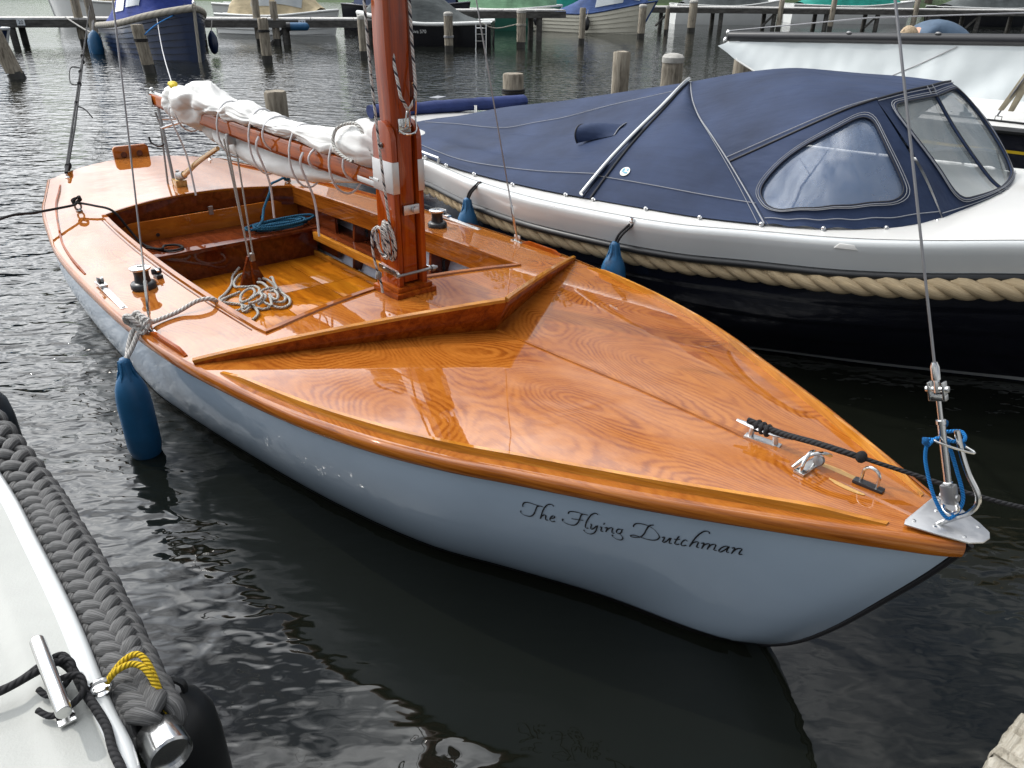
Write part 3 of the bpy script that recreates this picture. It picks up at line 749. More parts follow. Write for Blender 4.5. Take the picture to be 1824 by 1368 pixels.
# ---- foredeck cleat, ring with block, eye
def cleat(s, w, L, rz, parent=BOAT, mat='alu', h=.03, dz=0):
    z = deckz(s, w) + dz; rt = Matrix.Rotation(rz, 3, 'Z'); c = Vector((s, w, z))
    b = MB(); n = 12
    for i in range(n + 1):
        t = i / n * 2 - 1; wd = .012 * (1 - .55 * t * t); 
        for a in range(8):
            an = 2 * math.pi * a / 8
            b.v.append(c + rt @ Vector((t * L / 2, wd * math.cos(an), h + .006 * math.sin(an) * (1 - .5 * t * t) + .004 * t * t)))
    for i in range(n):
        for a in range(8): b.face((i * 8 + a, i * 8 + (a + 1) % 8, (i + 1) * 8 + (a + 1) % 8, (i + 1) * 8 + a))
    b.face(range(8)); b.face([n * 8 + a for a in range(8)])
    o = b.build('cleat', M[mat], parent)
    bb = MB()
    for t in (-.2, .2): bb.tube([c + rt @ Vector((t * L * 1.1, 0, .004)), c + rt @ Vector((t * L, 0, h))], [.009, .007], 8)
    bb.box(c + rt @ Vector((0, 0, .003)), (L * .62, .026, .007), rt)
    bb.build('cleat_base', M[mat], o, bevel=.001)
    return o
cleat(5.945, .012, .16, R(12), h=.036)
rg = MB().tube([Vector((6.10, -.018 + .034 * math.cos(a), bz(6.1) + .006 + .045 * math.sin(a))) for a in [math.pi * i / 12 for i in range(13)]], .005, 8).build('ring_fitting', M['steel'], BOAT)
MB().box((6.10, -.018, bz(6.1) + .004), (.03, .09, .008)).build('ring_base', M['steel'], rg, bevel=.002)
MB().lathe([(.008, -.007), (.014, -.006), (.010, 0), (.014, .006), (.008, .007)], 14, (6.115, .0, bz(6.1) + .026), Matrix.Rotation(R(70), 3, 'X')).build('block', M['steel_dull'], rg)
MB().tube(spline([(6.08, -.06, bz(6.1) + .012), (6.10, -.03, bz(6.1) + .045), (6.12, .0, bz(6.1) + .05), (6.13, .03, bz(6.1) + .035)], 6), .005, 8).build('shackle_pin', M['steel'], rg)
ey = MB().box((6.245, .012, bz(6.24) + .009), (.075, .024, .010), Matrix.Rotation(R(4), 3, 'Z')).build('eye_base', M['black_plastic'], BOAT, bevel=.004)
MB().tube([Vector((6.245 + .021 * math.cos(a), .012, bz(6.24) + .012 + (.026 if 0 < a < math.pi else 0) + .021 * max(0, math.sin(a)))) for a in [math.pi * i / 14 for i in range(15)]], .0042, 8).build('eye', M['steel'], ey)
# glue-and-filler repair patch round the fittings (wear with its own shape)
for (s, w, a, bb_) in ((6.16, .028, .075, .012), (6.21, -.018, .05, .014)):
    MB().prism([(s + a * math.cos(t) * (1 + .3 * nz(t * 2, s)), w + bb_ * math.sin(t) * (1 + .4 * nz(t * 2, s, 3))) for t in [2 * math.pi * i / 20 for i in range(20)]], .0008, .0018, lambda x, y, z: (x, y, deckz(x, y) + z)).build('varnish_patch', M['pale_wood'], BOAT)

# ---- deck fittings
def winch(s, w):
    z = deckz(s, w); o = MB().lathe([(.052, 0), (.056, .004), (.056, .022), (.050, .030), (.036, .034), (.032, .06), (.034, .082), (.040, .092)], 24, (s, w, z)).build('winch', M['black_plastic'], BOAT)
    MB().lathe([(.043, .090), (.046, .094), (.046, .100), (.030, .104), (.014, .104), (.014, .096), (.001, .096)], 24, (s, w, z)).build('winch_cap', M['steel'], o)
    return o
winch(3.235, -.83); winch(3.25, .80)
for sg in (-1, 1):
    s0, s1 = 3.00, 3.43; w0 = .972
    tr = MB().box(((s0 + s1) / 2, sg * w0, deckz(3.2, w0) + .006), (s1 - s0, .028, .008)).box(((s0 + s1) / 2, sg * w0, deckz(3.2, w0) + .012), (s1 - s0 - .02, .014, .006)).build('sheet_track', M['alu'], BOAT, bevel=.001)
    MB().box((3.09, sg * w0, deckz(3.2, w0) + .018), (.07, .034, .014)).build('track_slider', M['steel'], tr, bevel=.004)
    MB().lathe([(.010, -.014), (.016, -.012), (.010, 0), (.016, .012), (.010, .014)], 12, (3.07, sg * w0, deckz(3.2, w0) + .034), Matrix.Rotation(R(90), 3, 'X')).build('sheave', M['steel_dull'], tr)
    jc = MB().box((3.13, sg * .735, deckz(3.13, .735) + .010), (.075, .03, .02)).build('jam_cleat', M['black_plastic'], BOAT, bevel=.004)
    for dy in (-.012, .012):
        MB().lathe([(.012, 0), (.012, .020), (.009, .024)], 12, (3.12, sg * .735 + dy, deckz(3.13, .735) + .016)).build('jaw', M['black_plastic'], jc)
    MB().box((3.13, sg * .735, deckz(3.13, .735) + .036), (.05, .012, .008)).build('jaw_cover', M['steel'], jc, bevel=.001)
    fl = MB().box((1.47, sg * .70, deckz(1.47, .7) + .006), (.06, .03, .010)).build('fairlead', M['steel_dull'], BOAT, bevel=.002)
    MB().tube([Vector((1.47, sg * .70 + .018 * math.cos(a), deckz(1.47, .7) + .03 + .02 * math.sin(a))) for a in [2 * math.pi * i / 14 for i in range(14)]], .006, 8, True).build('fairlead_ring', M['steel_dull'], fl)
    MB().lathe([(.016, 0), (.016, .004), (.008, .010), (.006, .03)], 10, (.40, sg * .53, deckz(.4, .53))).build('deck_eye', M['steel'], BOAT)
    MB().grid(lambda u, v, sg=sg: Vector((lerp(1.78, 4.1, u), sg * (cw(lerp(1.78, 4.1, u)) + .030 + .006 * v), deckz(lerp(1.78, 4.1, u), .7) + .003)), 30, 1).build('deck_inlay', M['dark_wood'], BOAT)

# ---- outboard pad on the transom, tiller, rudder head, boom crutch
poly = []
for cx_, cy_, a0 in ((.105, .055, 0), (-.105, .055, 90), (-.105, -.055, 180), (.105, -.055, 270)):
    for k in range(6): a = R(a0 + k * 18); poly.append((cx_ + .03 * math.cos(a), cy_ + .03 * math.sin(a)))
ob = MB().prism(poly, 0, .03, lambda x, y, z: (.03 + z, .03 + x, .47 + y)).build('outboard_pad', M['panel_wood'], BOAT, bevel=.004)
for yy in (-.06, .06):
    MB().lathe([(.024, 0), (.024, .003), (.020, .004), (.019, -.002)], 16, (.061, .03 + yy, .488), Matrix.Rotation(R(90), 3, 'Y')).build('pad_disc', M['dark_wood'], ob)
zt2 = deckz(1.26, 0)
MB().box((1.26, .0, zt2 + .022), (.10, .075, .044)).build('rudder_block', M['pale_wood'], BOAT, bevel=.005)
rh = MB().lathe([(.020, .04), (.020, .085), (.013, .085), (.013, .105)], 12, (1.26, 0, zt2)).build('rudder_head', M['steel_dull'], BOAT)
til = spline([(1.27, 0, zt2 + .07), (1.36, 0, zt2 + .085), (1.50, 0, zt2 + .14), (1.72, 0, zt2 + .235), (2.0, 0, zt2 + .34), (2.13, 0, zt2 + .385)], 6)
nt_ = len(til)
MB().tube(til, [lerp(.024, .014, i / (nt_ - 1)) for i in range(nt_)], 10, flat=.8).build('tiller', M['pale_wood'], BOAT)
MB().tube(til[:9], [.0275] * 9, 10, flat=.82).build('tiller_strap', M['steel_dull'], rh)
cr = empty('boom_crutch'); cr.parent = BOAT
MB().tube([(1.215, -.022, zt2), (1.14, -.010, .97)], .011, 8).build('leg', M['steel_dull'], cr)
MB().tube([(1.16, -.05, zt2), (1.135, -.016, .86), (1.125, -.03, .94)], .007, 8).build('leg', M['steel_dull'], cr)
MB().tube(spline([(1.165, -.016, .74), (1.13, -.05, .72), (1.09, -.085, .74), (1.075, -.09, .78)], 6), .007, 8).build('hook', M['black_plastic'], cr)
MB().tube([(1.14, -.02, .90), (1.20, .07, .90), (1.24, .10, .905)], .010, 8).build('fork_arm', M['alu'], cr)
MB().tube([(1.155, -.018, .84), (1.24, .04, .872), (1.32, .085, .895)], .010, 8).build('fork_arm', M['alu'], cr)

# ---- boom
bpts = [(1.02, 1.012, .034), (1.10, 1.012, .040), (2.0, 1.008, .043), (3.0, 1.005, .044), (3.7, 1.012, .044), (4.0, 1.008, .036), (4.10, 1.006, .03)]
b = MB()
for s, z, h in bpts:
    for x, y in ((.55, 1), (-.55, 1), (-.75, .6), (-.75, -.6), (-.5, -1), (.5, -1), (.75, -.6), (.75, .6)):
        b.v.append(Vector((s, x * h * .85, z + y * h)))
for i in range(len(bpts) - 1):
    for k in range(8): a, c = i * 8 + k, i * 8 + (k + 1) % 8; b.face((a, c, c + 8, a + 8))
b.face(range(8)); b.face([(len(bpts) - 1) * 8 + k for k in range(8)])
boom = b.build('boom', M['mahogany'], BOAT, angle=25, bevel=.004)
MB().box((1.07, -.036, 1.012), (.10, .003, .07)).box((1.07, .036, 1.012), (.10, .003, .07)).box((1.018, 0, 1.012), (.004, .07, .07)).build('end_fitting', M['steel_dull'], boom, bevel=.001)
MB().box((1.17, 0, 1.056), (.30, .03, .010)).ball((1.04, 0, 1.075), (.016, .016, .016), 8, 6).ball((1.30, 0, 1.075), (.014, .014, .014), 8, 6).build('outhaul_track', M['steel'], boom)
MB().box((3.96, -.036, 1.000), (.16, .003, .024)).build('gooseneck_plate', M['alu'], boom, bevel=.001)
MB().box((4.075, -.02, 1.035), (.07, .10, .008)).tube([(4.06, 0, .97), (4.06, 0, 1.07)], .009, 8).build('gooseneck', M['steel'], boom)

# ---- sails: the stowed mainsail on the boom, the rolled jib below it
RB = Matrix.Rotation(R(-49.895), 4, 'Z')
def boat_thing(o):
    o.location = BOAT.location; o.rotation_euler = BOAT.rotation_euler; return o
def bundle(top, bot, half, s0, s1, cinch, yoff=0., folds=1.0, seed=0, ns=260, nt=96):
    def fn(u, v):
        s = lerp(s0, s1, v); a = 2 * math.pi * u
        zt_, zb_ = interp(top, s), interp(bot, s); hw = interp(half, s)
        ck = 1.0
        for c in cinch: ck *= 1 - .30 * math.exp(-((s - c) / .04) ** 2)
        rid = 1 - 2 * abs(nz(s * 2.6 + seed, math.cos(a) * 1.1 + s * 1.3, math.sin(a) * 1.1)) ** .6
        wr = folds * (.10 * rid + .10 * nz(math.cos(a) * 1.6 + seed, math.sin(a) * 1.6, s * 3.2) + .09 * math.sin(3 * a + 5 * nz(s * 2.1 + seed, 2.2) * 2.2) + .05 * nz(math.cos(a) * 4, math.sin(a) * 4 + seed, s * 9))
        fold = folds * (.085 * (1 - abs(math.sin(a * 2.5 + s * 4 + 5 * nz(s * 2.2, seed)))) ** 3 + .06 * (1 - abs(math.sin(a * 1.5 - s * 9 + 4 * nz(s * 1.7, 7 + seed)))) ** 4)
        r = (1 + wr - fold) * ck
        e = min(1, (v + .002) * 28, (1 - v + .002) * 28) ** .5
        return Vector((s + .03 * nz(a, s * 4, seed), yoff + hw * math.cos(a) * r * e, (zt_ + zb_) / 2 + (zt_ - zb_) / 2 * math.sin(a) * r * e))
    return MB().grid(fn, nt, ns, wrap=True)
top = [(1.33, 1.11), (1.45, 1.135), (1.63, 1.155), (1.85, 1.205), (2.0, 1.20), (2.18, 1.15), (2.38, 1.13), (2.52, 1.165), (2.7, 1.15), (2.94, 1.125), (3.2, 1.135), (3.5, 1.15), (3.66, 1.18), (3.80, 1.22), (3.95, 1.20), (4.02, 1.14)]
bot = [(1.33, .985), (1.55, .925), (1.76, .915), (1.9, .97), (2.05, 1.02), (2.4, 1.045), (2.8, 1.05), (3.2, 1.055), (3.6, 1.035), (3.8, 1.03), (3.95, 1.04), (4.02, 1.06)]
half = [(1.33, .09), (1.5, .12), (1.8, .13), (2.1, .10), (2.5, .09), (3.0, .08), (3.4, .075), (3.7, .09), (3.9, .08), (4.02, .05)]
ms = boat_thing(bundle(top, bot, half, 1.33, 4.02, (1.52, 1.62, 2.32, 2.74, 3.22, 3.63), .035).build('mainsail', M['canvas_sail'], None, angle=180))
tag(ms, 'white mainsail bundled and tied down on top of the wooden boom', 'sail')
MB().ball((1.60, -.03, 1.165), (.045, .03, .018), 8, 6).ball((1.645, -.045, 1.16), (.03, .022, .016), 8, 6).build('tell_patch', plain('yellow_patch', (.62, .46, .01), .6), ms)
# stiff bolt-rope loop standing up at the tack
loop = spline([(3.92, -.075, 1.08), (3.85, -.085, 1.095), (3.775, -.082, 1.13), (3.765, -.06, 1.185), (3.80, -.025, 1.212), (3.87, -.01, 1.215), (3.93, -.01, 1.16), (3.98, -.005, 1.09)], 8)
MB().tube(loop, .0075, 8).build('bolt_rope', M['rope_grey'], ms)
top = [(1.60, .975), (1.9, .965), (2.3, .950), (2.9, .93), (3.4, .955), (3.85, .985)]
bot = [(1.60, .915), (1.9, .845), (2.3, .815), (2.7, .80), (3.05, .825), (3.4, .875), (3.85, .955)]
half = [(1.60, .03), (2.0, .065), (2.5, .08), (3.0, .07), (3.5, .05), (3.85, .02)]
jb = boat_thing(bundle(top, bot, half, 1.60, 3.85, (1.95,), .085, .45, 9, 110, 32).build('rolled_jib', M['canvas_sail'], None, angle=180))
tag(jb, 'white rolled-up sail slung lengthwise under the wooden boom', 'sail')
# sail ties (each a loop round boom and sail, three with a tail hanging down)
def tie(s, tail, label, y0=-.075, zhi=1.13, zlo=.80):
    P = []
    for i in range(22):
        a = 2 * math.pi * i / 22
        zc, rz = (zhi + zlo) / 2, (zhi - zlo) / 2
        P.append((s + .05 * math.sin(a * .5), .035 + .10 * math.cos(a), zc + rz * math.sin(a)))
    o = boat_thing(MB().tube(P, .0055, 6, True).build('sail_tie', M['cord'], None, angle=80)); tag(o, label, 'rope', 'cords round the furled sail')
    if tail:
        z1, ds = tail
        MB().tube(spline([(s, y0 + .01, 1.04), (s + .002, y0 - .01, .98), (s - ds * .5, y0 + .045, (1 + z1) / 2), (s - ds, y0 + .055, z1)], 6), .0065, 6).build('tail', M['cord'], o)
    return o
tie(1.60, (.475, -.03), 'white sail tie at the boom end, its tail hanging to the aft deck', zhi=1.15, zlo=.88)
tie(2.30, None, 'white cord round the furled sail just above the sheet blocks', zhi=1.14, zlo=.83)
tie(2.74, None, 'white cord round the furled sail, next one forward of the sheet blocks', zhi=1.15, zlo=.81)
tie(2.93, (.60, .05), 'white sail tie with long tail hanging in front of the blue rope', zhi=1.135, zlo=.96)
tie(3.22, None, 'white cord round boom and sail between the two long hanging tails', zhi=1.135, zlo=.83)
tie(3.43, (.625, .02), 'white sail tie with long tail hanging nearest the mast', zhi=1.07, zlo=.955)
tie(3.63, None, 'thin cord round the sail bunch, aft one of two near the mast', zhi=1.15, zlo=.88)
tie(3.76, None, 'thin double cord round the sail bunch, nearest the mast', zhi=1.12, zlo=.96)
# ---- running rigging and loose ropes
for y_, s_ in ((-.02, 2.36), (.012, 2.40), (-.05, 2.40)):
    MB().tube([(s_ - .01, y_, .95), (s_ + .02, y_ * .4, .26)], .0055, 8).build('mainsheet_part', M['rope_grey'], BOAT)
blk = MB().box((2.385, -.01, .945), (.035, .05, .06)).build('sheet_block', M['steel_dull'], BOAT, bevel=.008)
MB().box((2.41, .0, .25), (.03, .03, .05)).build('lower_sheet_block', M['steel_dull'], BOAT, bevel=.006)
pst = MB().prism([(-.085, 0), (.085, 0), (.06, .07), (.012, .19), (-.012, .19), (-.06, .07)], -.012, .012, lambda x, y, z: (2.35 + z, x + .005, .05 + y)).build('sheet_post', M['dark_wood'], BOAT, bevel=.002)
MB().box((2.366, .005, .145), (.004, .014, .19)).build('post_strip', M['mahogany'], pst)
COIL = [[(2.119, 0.019, 0.10), (2.114, -0.014, 0.07), (2.151, -0.048, 0.06), (2.263, -0.097, 0.06), (2.352, -0.151, 0.06), (2.44, -0.215, 0.065), (2.498, -0.265, 0.07), (2.591, -0.296, 0.07), (2.534, -0.265, 0.07), (2.479, -0.212, 0.06), (2.458, -0.16, 0.06), (2.468, -0.124, 0.07)],
 [(2.382, 0.041, 0.085), (2.299, 0.039, 0.09), (2.225, 0.024, 0.085), (2.198, -0.011, 0.08), (2.227, -0.053, 0.07), (2.29, -0.094, 0.065), (2.367, -0.114, 0.07), (2.426, -0.104, 0.085), (2.452, -0.071, 0.085), (2.468, -0.033, 0.085), (2.524, -0.028, 0.085), (2.587, -0.059, 0.085), (2.627, -0.101, 0.085), (2.651, -0.147, 0.08), (2.647, -0.182, 0.075), (2.601, -0.18, 0.07), (2.532, -0.145, 0.075), (2.491, -0.102, 0.08), (2.493, -0.066, 0.085), (2.535, -0.062, 0.085), (2.588, -0.088, 0.08), (2.619, -0.127, 0.075)],
 [(2.38, 0.061, 0.09), (2.432, 0.076, 0.085), (2.557, 0.069, 0.08), (2.667, 0.064, 0.07), (2.74, 0.064, 0.065), (2.809, 0.031, 0.06), (2.837, -0.022, 0.06), (2.81, -0.057, 0.065), (2.766, -0.084, 0.075), (2.713, -0.092, 0.08)],
 [(2.492, 0.029, 0.07), (2.528, 0.059, 0.065), (2.601, 0.071, 0.06), (2.691, 0.059, 0.06), (2.775, 0.013, 0.07), (2.762, -0.018, 0.07), (2.72, -0.043, 0.07)],
 [(2.427, 0.089, 0.10), (2.456, 0.091, 0.11), (2.53, 0.069, 0.10), (2.605, 0.05, 0.09), (2.63, 0.001, 0.095), (2.645, 0.02, 0.095), (2.71, 0.009, 0.09), (2.756, -0.023, 0.085), (2.724, -0.034, 0.09), (2.678, -0.031, 0.095), (2.755, -0.055, 0.085), (2.809, -0.076, 0.075)],
 [(2.546, -0.261, 0.06), (2.591, -0.226, 0.06), (2.638, -0.196, 0.06), (2.683, -0.183, 0.06), (2.702, -0.159, 0.06), (2.751, -0.141, 0.06), (2.789, -0.121, 0.06), (2.786, -0.081, 0.06)],
 [(2.698, -0.285, 0.06), (2.716, -0.248, 0.06), (2.728, -0.204, 0.07), (2.719, -0.158, 0.075), (2.744, -0.155, 0.07), (2.832, -0.171, 0.065), (2.867, -0.197, 0.06), (2.901, -0.235, 0.06)],
 [(2.636, -0.184, 0.06), (2.723, -0.22, 0.06), (2.758, -0.217, 0.06), (2.732, -0.179, 0.065), (2.695, -0.138, 0.06)],
 [(2.723, -0.176, 0.09), (2.753, -0.153, 0.1), (2.73, -0.108, 0.1), (2.683, -0.076, 0.1), (2.632, -0.065, 0.1), (2.608, -0.032, 0.105), (2.604, -0.005, 0.105), (2.553, 0.01, 0.1), (2.478, 0.013, 0.1), (2.441, -0.001, 0.095)],
 [(2.643, -0.146, 0.075), (2.611, -0.111, 0.075), (2.623, -0.08, 0.09), (2.618, -0.055, 0.09), (2.68, -0.053, 0.09), (2.727, -0.099, 0.08), (2.738, -0.129, 0.075)]]
b = MB()
for p in COIL: b.tube(spline(p, 6), .0082, 8)
tag(boat_thing(b.build('coiled_rope', M['rope_grey'], None, angle=80)), 'tangled grey-white rope lying on the cockpit floor', 'rope')
# blue rope on the after bench, its end knotted at the far coaming
b = MB(); P = []
for i in range(150):
    t = i / 149; a = 2 * math.pi * 5.3 * t + 1.0
    ra = .19 + .035 * math.sin(a * .37 + 2); P.append((1.955 + (.075 + .022 * math.sin(a * .41)) * math.sin(a + .3 * math.sin(a * .5)), .40 + ra * math.cos(a) + .03 * math.sin(a * .23), .266 + .030 * t + .010 * math.sin(a * .73 + 1) ** 2))
P += [(1.90, .30, .31), (1.80, .36, .36), (1.76, .44, .46), (1.70, .47, .49), (1.62, .55, .485), (1.56, .64, .49)]
b.tube(spline(P, 2), .009, 8)
br = boat_thing(b.build('blue_rope', M['rope_blue'], None, angle=80)); tag(br, 'dark blue rope coiled on the aft cockpit bench', 'rope')
b = MB()
for i in range(3):
    b.tube(spline([(1.52 + .05 * math.cos(a + i), .68 + (.035 + .008 * i) * math.sin(a), .492 + .022 * math.sin(a * 2 + i * 2.1) + .012 * i) for a in [2 * math.pi * k / 8 for k in range(8)]], 5, True), .010, 8, True)
b.tube(spline([(1.52, .70, .50), (1.54, .76, .49), (1.57, .80, .475)], 5), .010, 8)
b.build('knot', M['rope_blue'], br)
# black stern line: through the fairlead into the cockpit, and out to the left
bl = boat_thing(rope('stern_line', [(2.88, -2.02, .575), (2.45, -1.62, .565), (1.959, -1.172, .585), (1.70, -.97, .53), (1.53, -.74, .50), (1.47, -.70, .497), (1.60, -.63, .495), (1.71, -.56, .475), (1.73, -.50, .36), (1.80, -.46, .275), (1.93, -.42, .263), (2.03, -.36, .263), (2.02, -.28, .263), (1.95, -.29, .266), (1.93, -.36, .27), (2.0, -.40, .275), (1.90, -.46, .268)], .0075, M['rope_black'], None, 8, 7))
tag(bl, 'black mooring line led from the left over the aft side deck into the cockpit', 'rope')
b = MB()
for i in range(3): b.tube(spline([(1.47 + .02 * math.sin(a), -.70 + .026 * math.cos(a + i * .6), .515 + .018 * math.sin(a + i)) for a in [2 * math.pi * k / 8 for k in range(8)]], 4, True), .007, 6, True)
b.build('knot', M['rope_black'], bl)
# halyards
hl = [(TX - .01, TY - .105, 3.2), (TX + .012, TY - .112, 1.75), (TX + .05, TY - .112, 1.2), (TX + .075, TY - .10, .86)]
tag(boat_thing(rope('halyard', hl, .0055, M['rope_fleck'], None, 8, 3)), 'black-flecked white halyard on the left of the mast, ending in a coil', 'rope')
for i, (dx, dy, dx2, dy2, lb) in enumerate(((.085, -.030, .035, -.026, 'black-flecked white halyard down the front of the mast to the shackle'), (.095, .038, .060, .050, 'black-flecked white halyard at the right edge of the mast'))):
    tag(boat_thing(rope('halyard', [(TX + dx2 - .03, TY + dy2, 3.4), (TX + dx2, TY + dy2, 1.74), (TX + dx, TY + dy, 1.40), (TX + dx + .008, TY + dy * .5, 1.345), (TX + .09, TY + .002, 1.315)], .0062, M['rope_fleck'], None, 8, 4)), lb, 'rope')
b = MB(); P = []
for i in range(90):
    t = i / 89; a = 2 * math.pi * 6 * t
    P.append((TX + .030 + (.040 + .008 * math.sin(5 * t)) * math.sin(a) * (.6 + .4 * math.sin(13 * t) ** 2), TY - .10 - .018 * math.sin(6 * t * 2) - .008 * math.cos(a), .80 + (.075 - .012 * math.sin(11 * t)) * math.cos(a)))
b.tube(P, .0055, 7)
cl = boat_thing(b.build('halyard_coil', M['rope_fleck'], None, angle=80)); tag(cl, 'bunch of black-flecked rope hung on the side of the mast foot', 'rope')
MB().tube(spline([(TX + .0, TY - .11, .86), (TX - .03, TY - .125, .83), (TX - .035, TY - .125, .74), (TX - .02, TY - .12, .665), (TX - .005, TY - .118, .63), (TX + .005, TY - .115, .57)], 6), .0055, 7).ball((TX - .012, TY - .12, .645), (.014, .014, .02), 8, 6).build('tail', M['rope_fleck'], cl)
# bow line from the foredeck cleat over the bow and away to the right
P = spline([(5.895, .005, .70), (5.99, .012, .702), (6.10, .005, .725), (6.19, .022, .728), (6.352, .098, .707), (6.45, .150, .69), (6.56, .25, .665), (6.85, .55, .61), (7.3, 1.05, .60)], 8)
b = MB(); b.tube(P, [.0085 if i < 25 else .0058 for i in range(len(P))], 8); b.ball((6.205, .027, .729), (.014, .016, .016), 8, 6)
for k in (-.022, -.006, .010): b.tube([Vector((5.945 + k, .012 + .011 * math.cos(a), .692 + .013 * math.sin(a))) for a in [2 * math.pi * i / 12 for i in range(12)]], .0065, 7, True)
tag(boat_thing(b.build('bow_line', M['rope_black'], None, angle=80)), 'black rope from the bow cleat leading off over the far side of the bow', 'rope')
# white rope from the cockpit to the near fender
FX, FY = 3.835, -1.10
wr = boat_thing(rope('fender_rope', [(3.60, -.50, .30), (3.66, -.63, .47), (3.702, -.675, .538), (3.70, -.74, .548), (3.705, -.83, .522), (3.73, -.93, .515), (3.765, -.975, .525), (3.76, -1.02, .515), (3.78, -1.055, .47), (FX - .01, FY + .012, .42)], .0095, M['rope_white'], None, 8, 7))
tag(wr, 'white laid rope from the cockpit over the side deck to the blue fender', 'rope')
b = MB()
for i in range(5):
    b.tube(spline([(3.76 + .05 * math.cos(a) * (1 - .1 * i), -.985 - .008 * i + .028 * math.sin(a + .7 * i), .525 + .022 * math.sin(2 * a + i * 1.3) + .008 * i) for a in [2 * math.pi * k / 9 for k in range(9)]], 4, True), .009, 7, True)
b.tube(spline([(3.80, -1.02, .51), (3.82, -1.06, .46), (FX + .008, FY - .01, .415)], 5), .0095, 8)
b.build('knot', M['rope_white'], wr)

def fender_mesh(name, r, h, mat, parent=None, base_eye=True, closed_bottom=True, n=24):
    """cylindrical inflatable fender with a ribbed eye; origin at the top eye, hanging down"""
    prof = [(.001, -h), (r * .25, -h), (r * .28, -h + .015), (r * .62, -h + .025), (r * .88, -h + .05), (r, -h + .09), (r * 1.005, -.30), (r, -.20), (r * .97, -.158), (r * .88, -.118), (r * .73, -.088), (r * .52, -.062), (r * .40, -.048), (r * .35, -.02), (r * .32, .0), (r * .22, .012), (r * .06, .014)]
    o = MB().lathe(prof, n).build(name, mat, parent, angle=60)
    e = MB()
    for k in range(7):
        a = 2 * math.pi * k / 7
        e.tube([(r * .30 * math.cos(a), r * .30 * math.sin(a), .002), (r * .37 * math.cos(a), r * .37 * math.sin(a), -.035), (r * .60 * math.cos(a), r * .60 * math.sin(a), -.074)], [.006 * r / .085, .008 * r / .085, .004 * r / .085], 6)
    e.build('eye', mat, o, angle=60)
    return o
fd = fender_mesh('fender', .066, .475, M['blue_fender'])
_c = RB @ Vector((FX, FY, 0)); fd.location = (BOAT.location.x + _c.x, BOAT.location.y + _c.y, .425)
tag(fd, 'large blue fender hanging in the water beside the wooden hull', 'fender')
# ------------------------------------------------------------------ the navy covered sloop on the right
def fabric(name, c, seed=0):
    m, nt, b = new_mat(name)
    v = coords(nt)
    f = noise_n(nt, v, 2.2, 5, .6); g = noise_n(nt, v, 90, 3, .7)
    col = ramp(nt, f, [(.3, tuple(x * .72 for x in c)), (.7, tuple(x * 1.35 + .006 for x in c))])
    dust = ramp(nt, noise_n(nt, v, 26, 6, .75), [(.70, (0, 0, 0)), (.80, (1, 1, 1))])
    col = mixc(nt, math_n(nt, 'MULTIPLY', dust, .16), col, (.30, .32, .36))
    nt.links.new(col, b.inputs['Base Color']); b.inputs['Roughness'].default_value = .72
    b.inputs['Specular IOR Level'].default_value = .25
    w1 = noise_n(nt, coords(nt, 'Object', (1.2, 6, 6), (0, .5, 0)), 1.5, 3, .5)
    n1 = bump(nt, b, w1, .55, .03); bump(nt, b, g, .10, .002, n1)
    return m
def vinyl(name, tint, alpha, rough=.06):
    m, nt, b = new_mat(name); nodes = nt.nodes
    b.inputs['Base Color'].default_value = (*tint, 1); b.inputs['Roughness'].default_value = rough
    v = coords(nt); f = noise_n(nt, v, 3.0, 5, .65)
    rr = nodes.new('ShaderNodeMapRange'); rr.inputs['To Min'].default_value = alpha * .7; rr.inputs['To Max'].default_value = min(1, alpha * 1.3)
    nt.links.new(f, rr.inputs['Value']); nt.links.new(rr.outputs[0], b.inputs['Alpha'])
    bump(nt, b, noise_n(nt, v, 4.5, 3, .5), .15, .02)
    b.inputs['Coat Weight'].default_value = 1.0; b.inputs['Coat Roughness'].default_value = .03
    return m
M['navy_canvas'] = fabric('navy_canvas', (.014, .027, .067))
M['blue_canvas'] = fabric('blue_canvas', (.016, .030, .115))
M['vinyl_clear'] = vinyl('clear_vinyl_window', (.62, .68, .66), .36)
M['vinyl_smoke'] = vinyl('hazy_vinyl_window', (.13, .18, .28), .70)
M['navy_gel'] = plain('navy_gelcoat', (.008, .009, .016), .22, var=.1, coat=.6)
M['white_gel'] = plain('white_gelcoat', (.64, .635, .61), .30, var=.03, vscale=3, coat=.4, dirt=((.50, .48, .42), 4, .68))
M['grey_gel'] = plain('white_topside_gelcoat', (.52, .54, .54), .25, var=.03, vscale=3, coat=.5, dirt=((.45, .45, .42), 3, .70))
M['rubber'] = plain('black_rubber', (.016, .017, .018), .38, var=.2)
M['manila'] = None
def manila():
    m, nt, b = new_mat('tan_manila_rope')
    tc = nt.nodes.new('ShaderNodeTexCoord'); mp = nt.nodes.new('ShaderNodeMapping'); mp.inputs['Scale'].default_value = (14, 60, 1); mp.inputs['Rotation'].default_value = (0, 0, .25)
    nt.links.new(tc.outputs['UV'], mp.inputs['Vector'])
    f = noise_n(nt, mp.outputs['Vector'], 1.0, 4, .7); g = noise_n(nt, coords(nt), 7, 4, .6)
    col = ramp(nt, f, [(.3, (.26, .19, .10)), (.55, (.46, .36, .22)), (.75, (.60, .50, .34))])
    col = mixc(nt, math_n(nt, 'MULTIPLY', g, .5), col, (.30, .22, .13))
    nt.links.new(col, b.inputs['Base Color']); b.inputs['Roughness'].default_value = .9
    bump(nt, b, f, .6, .004); return m
M['manila'] = manila()
M['stitch'] = plain('pale_stitching', (.24, .25, .27), .8)
M['piping'] = plain('black_piping', (.012, .013, .018), .6)

